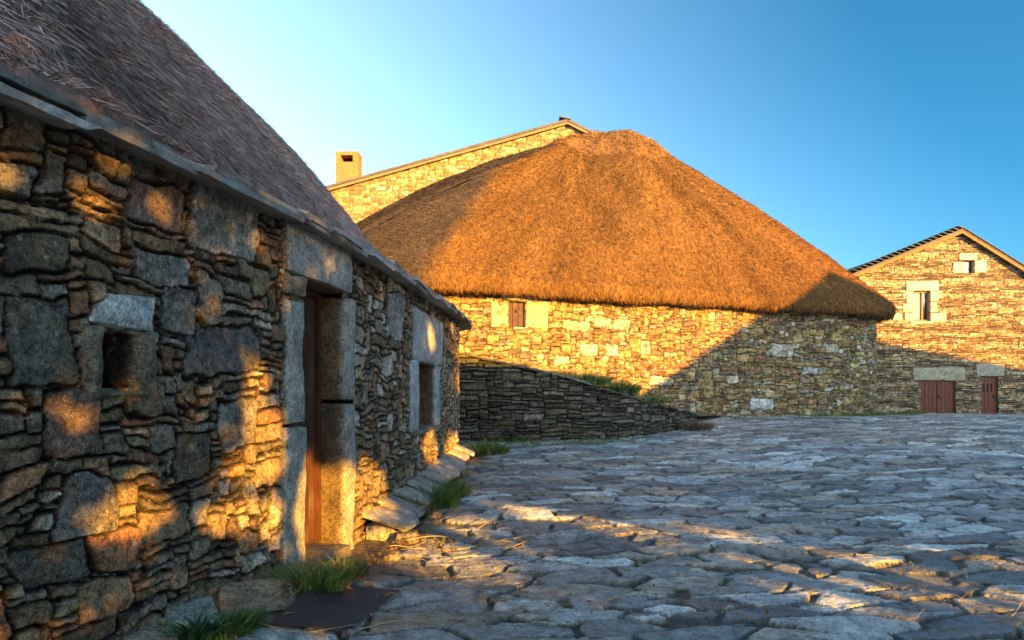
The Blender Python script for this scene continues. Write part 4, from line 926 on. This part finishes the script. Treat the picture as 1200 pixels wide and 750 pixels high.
def hedge(p0, p1, q, h0, h1, n, label, seed):
    r = np.random.default_rng(seed); base = PQ((p0+p1)/2, q, -1.5); t = empty('added_hedge', base, label, 'hedge'); t['_w'] = [float(v) for v in base]
    pp, qq, hh = r.uniform(p0, p1, n), q+r.normal(0, .5, n), r.uniform(h0, h1+.25*fbm(np.linspace(0, 9, n), np.zeros(n)), n)
    P = np.stack([pp*SP[0]+qq*SH[0], pp*SP[1]+qq*SH[1], hh+EYE], -1); P = P[keep_leaf(P, .03)]; n = len(P)
    a1 = r.normal(0, 1, (n, 3)); a1 /= np.linalg.norm(a1, axis=1)[:, None]; a2 = np.cross(a1, r.normal(0, 1, (n, 3))); a2 /= np.linalg.norm(a2, axis=1)[:, None]
    s_ = r.uniform(.05, .09, n)[:, None]
    W = np.stack([P-a1*s_, P+a2*s_*.55, P+a1*s_, P-a2*s_*.55], 1).reshape(-1, 3)
    mesh('foliage', W, np.arange(4*n).reshape(-1, 4), M['leaf'], parent=t)
    st = []
    for k in range(int((p1-p0)/.4)):
        b = PQ(p0+.2+k*.4, q+r.uniform(-.2, .2), -1.6); st.append(box(b[0]-.02, b[0]+.02, b[1]-.02, b[1]+.02, b[2], b[2]+2.0))
    put('stems', join(st), M['bark'], t)['kind'] = 'stuff'
hedge(-6.5, 6.9, 7.6, -1.4, 2.5, 75000, 'unseen tall leafy hedge added under the roadside trees to block low sun', 31)  # added leaf screen out of view, blocks low sun between the cut gaps

# ================================================================== PLANTS AND SMALL THINGS
def gpt(x, y):
    """ground point seen at a place of the paving"""
    Z = 8.0
    for _ in range(40): Z = .5*Z+.5*(-float(path_h((x-600)/F*Z, Z))*F/(y-HZ))
    X = (x-600)/F*Z; return np.array([X, Z, float(path_h(X, Z))+EYE])
def blades(P0, n, rad, hgt, width, seed, cols, lean=.5, flat=1.0, ry=None):
    r = np.random.default_rng(seed); rr_ = rad*np.sqrt(r.random(n)); a = r.random(n)*2*pi
    bx_, by_ = rr_*np.cos(a), rr_*np.sin(a)*((ry or rad)/rad)
    B = np.stack([P0[0]+bx_, P0[1]+by_, P0[2]+0*bx_-.015], -1)
    out = np.stack([bx_/rad, by_/rad, 0*bx_], -1)*lean+np.stack([r.normal(0, .35, n), r.normal(0, .35, n), 0*bx_], -1)*lean
    H = hgt*(.45+.75*r.random(n))*(1-.4*(rr_/rad)); sdir = np.stack([np.cos(a*3.3), np.sin(a*3.3), 0*a], -1)
    ts = [0, .35, .7, 1.0]; ws = [1, .85, .5, .06]; rows = []
    for t, w_ in zip(ts, ws):
        c = B+out*(H*t**1.8)[:, None]+np.array([0, 0, 1])*(H*flat*(t-.25*t*t))[:, None]
        rows += [c-sdir*width*w_, c+sdir*width*w_]
    V = np.stack(rows, 1).reshape(-1, 3); k = np.arange(n)[:, None]*8
    Fs = np.concatenate([k+np.array([[0, 1, 3, 2]]), k+np.array([[2, 3, 5, 4]]), k+np.array([[4, 5, 7, 6]])], 0)
    cc_ = np.array(cols)[r.integers(0, len(cols), n)]*(.7+.6*r.random(n))[:, None]
    return V, Fs, np.repeat(cc_, 8, axis=0)
GR = [(.08,.17,.03), (.11,.20,.04), (.06,.13,.03), (.16,.21,.05), (.26,.23,.09)]
GY = [(.16,.15,.05), (.24,.19,.08), (.10,.12,.035), (.28,.22,.11)]
def tuft(P, n, rad, h, label, seed, cols=GR, width=.004, lean=.6, group=None, name='grass_tuft', cat='grass', ry=None):
    o = put(name, blades(P, n, rad, h, width, seed, cols, lean, ry=ry), M['grass'], None, smooth=False, origin=P); return tag(o, label, cat, group)
def wallp(px, h, d): return LC.point(LC.uof(px), h, d)
g1 = gpt(372, 690); 
tuft(gpt(360, 686), 1100, .25, .21, 'thick green grass tuft in front of the cottage door jamb', 1, lean=.8, ry=.14)
tuft(gpt(402, 672), 500, .16, .17, 'smaller green grass tuft below the open doorway', 2, lean=.8, ry=.10)
tuft(gpt(268, 735), 520, .16, .13, 'dark green weedy tuft at the bottom of the picture beside the rusty plate', 3, cols=GR[:3], lean=1.0, width=.006)
tuft(gpt(228, 742), 260, .10, .14, 'small broad leaved weed at the bottom left corner by the flat slab', 4, cols=[(.05,.12,.05), (.06,.14,.05)], width=.012, lean=1.0, name='weed_plant', cat='weed')
tuft(gpt(40, 748)+np.array([0, 0, .0]), 500, .14, .10, 'low dark grass at the cottage foot in the bottom left corner', 5)
tuft(gpt(572, 531), 700, .34, .34, 'bright green grass tuft at the left end of the retaining wall foot', 6, width=.009, lean=.7)
tuft(gpt(600, 517), 500, .36, .26, 'grass tuft against the foot of the retaining wall', 7, width=.009, lean=.7)
tuft(gpt(512, 592), 500, .22, .34, 'sparse weed growing beside the slate ledge near its lower end', 8, cols=GR[:3], width=.006, name='weed_plant', cat='weed')
tuft(gpt(488, 606), 380, .16, .30, 'grey green weed at the corner of the slate ledge', 9, cols=[(.10,.12,.06), (.14,.14,.08)], width=.005, name='weed_plant', cat='weed')
tuft(gpt(530, 580), 450, .20, .32, 'green weed halfway up the outer edge of the slate ledge', 10, width=.006, name='weed_plant', cat='weed')
tuft(gpt(515, 636), 260, .16, .09, 'yellowing sunlit grass tuft between the paving stones', 11, cols=GY)
def bankp(px, f_):
    i = int(np.argmin(np.abs(600+F*tX/tZ-px))); j = int(f_*(nv_-1)); return np.array([X_b[j, i], Z_b[j, i], H_b[j, i]+EYE])
X_b = tX*(1-f)+bX*f; Z_b = tZ*(1-f)+bZ*f; H_b = (th-.05)*(1-f)+wallh*f+.05*np.sin(pi*f)
for k, (px, f_, n, rd, h, lab) in enumerate([(690, .12, 1000, .50, .38, 'wide green grass tuft on top of the retaining wall below the white stones'), (731, .12, 900, .38, .50, 'tallest green grass tuft on top of the retaining wall'),
    (765, .15, 600, .36, .30, 'low green tuft on the bank near the end of the retaining wall'), (650, .35, 500, .5, .18, 'short grass patch on the bank left of the tall tufts'), (590, .4, 450, .5, .14, 'dry yellowish grass on the upper bank under the shuttered opening')]):
    tuft(bankp(px, f_), n, rd, h, lab, 20+k, cols=GR if k < 3 else GY, width=.011, lean=.6)
tuft(gpt(812, 503)+np.array([0, 0, 0]), 900, .42, .34, 'dry brown heather bush at the right end of the retaining wall', 30, cols=[(.17,.12,.07), (.13,.11,.06), (.22,.15,.10), (.10,.10,.05)], width=.007, lean=.9, name='heather_bush', cat='bush')
tuft(gpt(795, 501)+np.array([-.1, .35, 0]), 500, .3, .34, 'olive green bush tucked behind the dry heather at the wall end', 31, cols=GY, width=.007, lean=.8, name='heather_bush', cat='bush')
# turf at the feet of the walls, uncountable
def strip(pts, n, width_, h, seed, cols, label, bw=.006):
    r = np.random.default_rng(seed); Ps = np.array(pts); seg = np.linalg.norm(np.diff(Ps, axis=0), axis=1); cum = np.concatenate([[0], np.cumsum(seg)]); m = 60
    out = []
    for k in range(m):
        t = r.random()*cum[-1]; P = np.array([np.interp(t, cum, Ps[:, i]) for i in range(3)])+np.array([r.normal(0, width_), r.normal(0, width_*.6), 0]); out.append(blades(P, n//m, .12+.2*r.random(), h*(.4+r.random()), bw, seed*100+k, cols, .7))
    o = put('turf', join(out), M['grass'], None, smooth=False, origin=Ps[0]); tag(o, label, 'grass', None, 'stuff')
def WP(px, d): u = MW.uof(px); P = MW.point(u, 0, d); P[2] = float(path_h(P[0], P[1]))+EYE; return P
strip([WP(945, .35), WP(985, .4), WP(1022, .5), np.array([13.0, 22.0, -.83+EYE]), np.array([13.2, 23, -.86+EYE])], 2600, .18, .16, 50, GR, 'low turf along the foot of the round house wall at its right end', .014)
strip([WP(850, .3), WP(900, .3), WP(945, .3)], 500, .1, .07, 51, GY, 'thin dry turf along the foot of the round house wall', .012)
strip([LC.point(LC.uof(x_), -1.2, .12) for x_ in (100, 170, 250, 320)], 900, .05, .06, 52, GY, 'dry grass at the foot of the cottage wall', .0035)
strip([np.array(gpt(x_, y_)) for x_, y_ in ((615, 519), (660, 519), (700, 518), (760, 512))], 900, .1, .10, 53, GR, 'thin grass along the foot of the retaining wall', .008)
strip([bankp(px, .1) for px in (545, 600, 660, 720, 790)], 1500, .3, .10, 54, GY, 'dry grass fringe along the top of the retaining wall', .008)
# rusty plate
def plate(pts, th, name, mat, label, cat, color, lift=.02, tilt=None, seed=0, noise=.004, group=None):
    P = [gpt(*p) for p in pts]; c = [p+np.array([0, 0, lift]) for p in P]; c2 = [p+np.array([0, 0, th]) for p in c]
    return tag(put(name, rock(c+c2, res=.035, noise=noise, rnd=.006 if mat == 'rust' else .02, color=color, seed=seed), M[mat], None, origin=sum(c)/4), label, cat, group)
plate([(316, 740), (404, 747), (470, 699), (366, 693)], .008, 'metal_plate', 'rust', 'flat dark rusty metal plate lying on the paving near the doorway', 'plate', (.05,.035,.03), lift=.035, noise=.002)
plate([(196, 738), (262, 738), (250, 703), (190, 710)], .05, 'flat_stone', 'slab', 'greenish grey flat slab below the cottage wall, left of the other slab', 'stone', (.27,.30,.25), lift=-.01, seed=5, noise=.012)
plate([(255, 726), (350, 714), (340, 680), (258, 688)], .035, 'flat_stone', 'slab', 'ochre stained flat slab at the cottage foot behind the rusty plate', 'stone', (.28,.22,.13), lift=-.01, seed=6, noise=.02)
plate([(130, 755), (215, 760), (205, 728), (140, 728)], .05, 'flat_stone', 'slab', 'buff flat slab cut by the bottom edge of the picture', 'stone', (.26,.22,.17), lift=-.01, seed=7, noise=.015)
for k, (x_, y_, s_, lab) in enumerate([(508, 604, .10, 'upright rusty brown stone by the outer edge of the slate ledge'), (478, 633, .13, 'rough brown stone at the lower corner of the slate ledge'), (532, 600, .09, 'small sunlit stone beside the weeds on the path edge'), (548, 556, .10, 'dark stone at the foot of the slate ledge higher up'), (458, 655, .08, 'small grey stone just past the doorstep')]):
    P = gpt(x_, y_); q_ = s_
    c = [P+np.array(v)*q_ for v in ((-1,-.8,-.3),(1,-.7,-.3),(.9,.8,-.3),(-.9,.7,-.3),(-.7,-.6,.6),(.7,-.5,.75),(.6,.6,.7),(-.7,.5,.5))]
    tag(put('loose_stone', rock(c, res=.02, noise=.022, nscale=9, rnd=.05, color=[(.24,.17,.11), (.2,.17,.13), (.26,.2,.15)][k % 3], seed=60+k), M['rubble'], None, origin=P), lab, 'stone')
# straw stalks on the paving
def stalk(P0, P1, rad, seed, sag=.01):
    r = np.random.default_rng(seed); n = 9; t = np.linspace(0, 1, n)[:, None]; c = P0*(1-t)+P1*t; L = np.linalg.norm(P1-P0)
    c[:, 2] = path_h(c[:, 0], c[:, 1])+EYE+.045+.02*np.sin(t[:, 0]*5+seed); c[:, :2] += .03*L*np.sin(t*4+seed)
    an = np.linspace(0, 2*pi, 6); d = (P1-P0)/L; s1 = np.array([-d[1], d[0], 0]); s2 = np.array([0, 0, 1.0])
    V = c[:, None]+(np.cos(an)[:, None]*s1+np.sin(an)[:, None]*s2)[None]*(rad*(1-.6*t))[:, None]
    return V.reshape(-1, 3), grid_faces(n, 6), np.array([.42,.33,.16])*r.uniform(.7, 1.15)
ST = [((418, 748), (520, 730)), ((710, 716), (782, 685)), ((690, 610), (760, 572)), ((560, 645), (640, 618)), ((575, 655), (668, 620)), ((540, 648), (600, 640)), ((560, 625), (600, 600)), ((600, 640), (660, 628)),
      ((330, 735), (372, 712)), ((300, 742), (420, 745)), ((365, 706), (410, 701)), ((640, 730), (665, 715)), ((880, 575), (890, 560)), ((480, 640), (560, 632)), ((455, 650), (500, 641)), ((1175, 735), (1200, 715))]
STL = {3: 'stalk reaching furthest up the lane in the sunlit straw beside the ledge', 4: 'stalk reaching furthest right in the sunlit straw beside the ledge', 5: 'nearly level stalk at the left of the sunlit straw beside the ledge', 6: 'steepest stalk in the sunlit straw beside the ledge', 7: 'short stalk crossing the right end of the sunlit straw',
    0: 'long straw stalk running in from the bottom edge just right of the rusty plate', 1: 'lone diagonal straw stalk on the grey paving at bottom centre', 2: 'lone diagonal straw stalk on the paving halfway to the retaining wall',
    8: 'straw stalk slanting along the left edge of the rusty plate', 9: 'long straw stalk lying along the front edge of the rusty plate', 10: 'short straw along the back edge of the rusty plate', 11: 'short straw stub left of the lone diagonal stalk', 12: 'short upright looking stalk far out on the right paving',
    13: 'long stalk just past the doorstep', 14: 'shorter stalk just past the doorstep', 15: 'stalk in the bottom right corner of the paving'}
for k, (a, b) in enumerate(ST):
    A, B = gpt(*a), gpt(*b); o = put('straw_stalk', stalk(A, B, .0035, k), M['straw'], None, origin=A); tag(o, STL[k], 'stalk', 'dry stalks scattered on the paving')
ll = []
r = np.random.default_rng(77)
for k in range(420):
    x_, y_ = r.choice([r.uniform(430, 700), r.uniform(300, 1190)]), 0; y_ = r.uniform(595, 748) if r.random() < .75 else r.uniform(530, 600)
    if x_ < 600-(y_-500)*.75: continue
    A = gpt(x_, y_); a = r.random()*pi; L = r.uniform(.04, .22); ll.append(stalk(A, A+np.array([cos(a)*L, sin(a)*L, 0]), .0016, k))
tag(put('straw_litter', join(ll), M['straw']), 'short bits of straw and stalk littering the paving', 'straw', None, 'stuff')

# dead leaves blown against the foot of the wall
r = np.random.default_rng(91); lv = []
for k in range(700):
    x_, y_ = (r.uniform(330, 520), 0) if k < 520 else (r.uniform(520, 900), 0)
    y_ = np.interp(x_, [330, 430, 520], [690, 655, 600])+abs(r.normal(0, 9))+2 if k < 520 else r.uniform(600, 745)
    P = gpt(x_, y_)+np.array([0, 0, .012+.02*r.random()]); a = r.normal(0, 1, 3)*np.array([1, 1, .35]); a /= np.linalg.norm(a); b = np.cross(a, [r.normal(0, .3), r.normal(0, .3), 1]); b /= np.linalg.norm(b); s_ = r.uniform(.010, .024)
    up = np.array([0, 0, s_*.35])
    lv.append((np.array([P-a*s_+up, P+b*s_*.55, P+a*s_+up, P-b*s_*.55]), np.array([[0, 1, 2, 3]]), np.array([(.22,.12,.05), (.30,.20,.09), (.14,.08,.04)][k % 3])))
tag(put('dead_leaves', join(lv), M['straw'], None, smooth=False), 'small dead leaves scattered at the foot of the cottage wall', 'leaves', None, 'stuff')
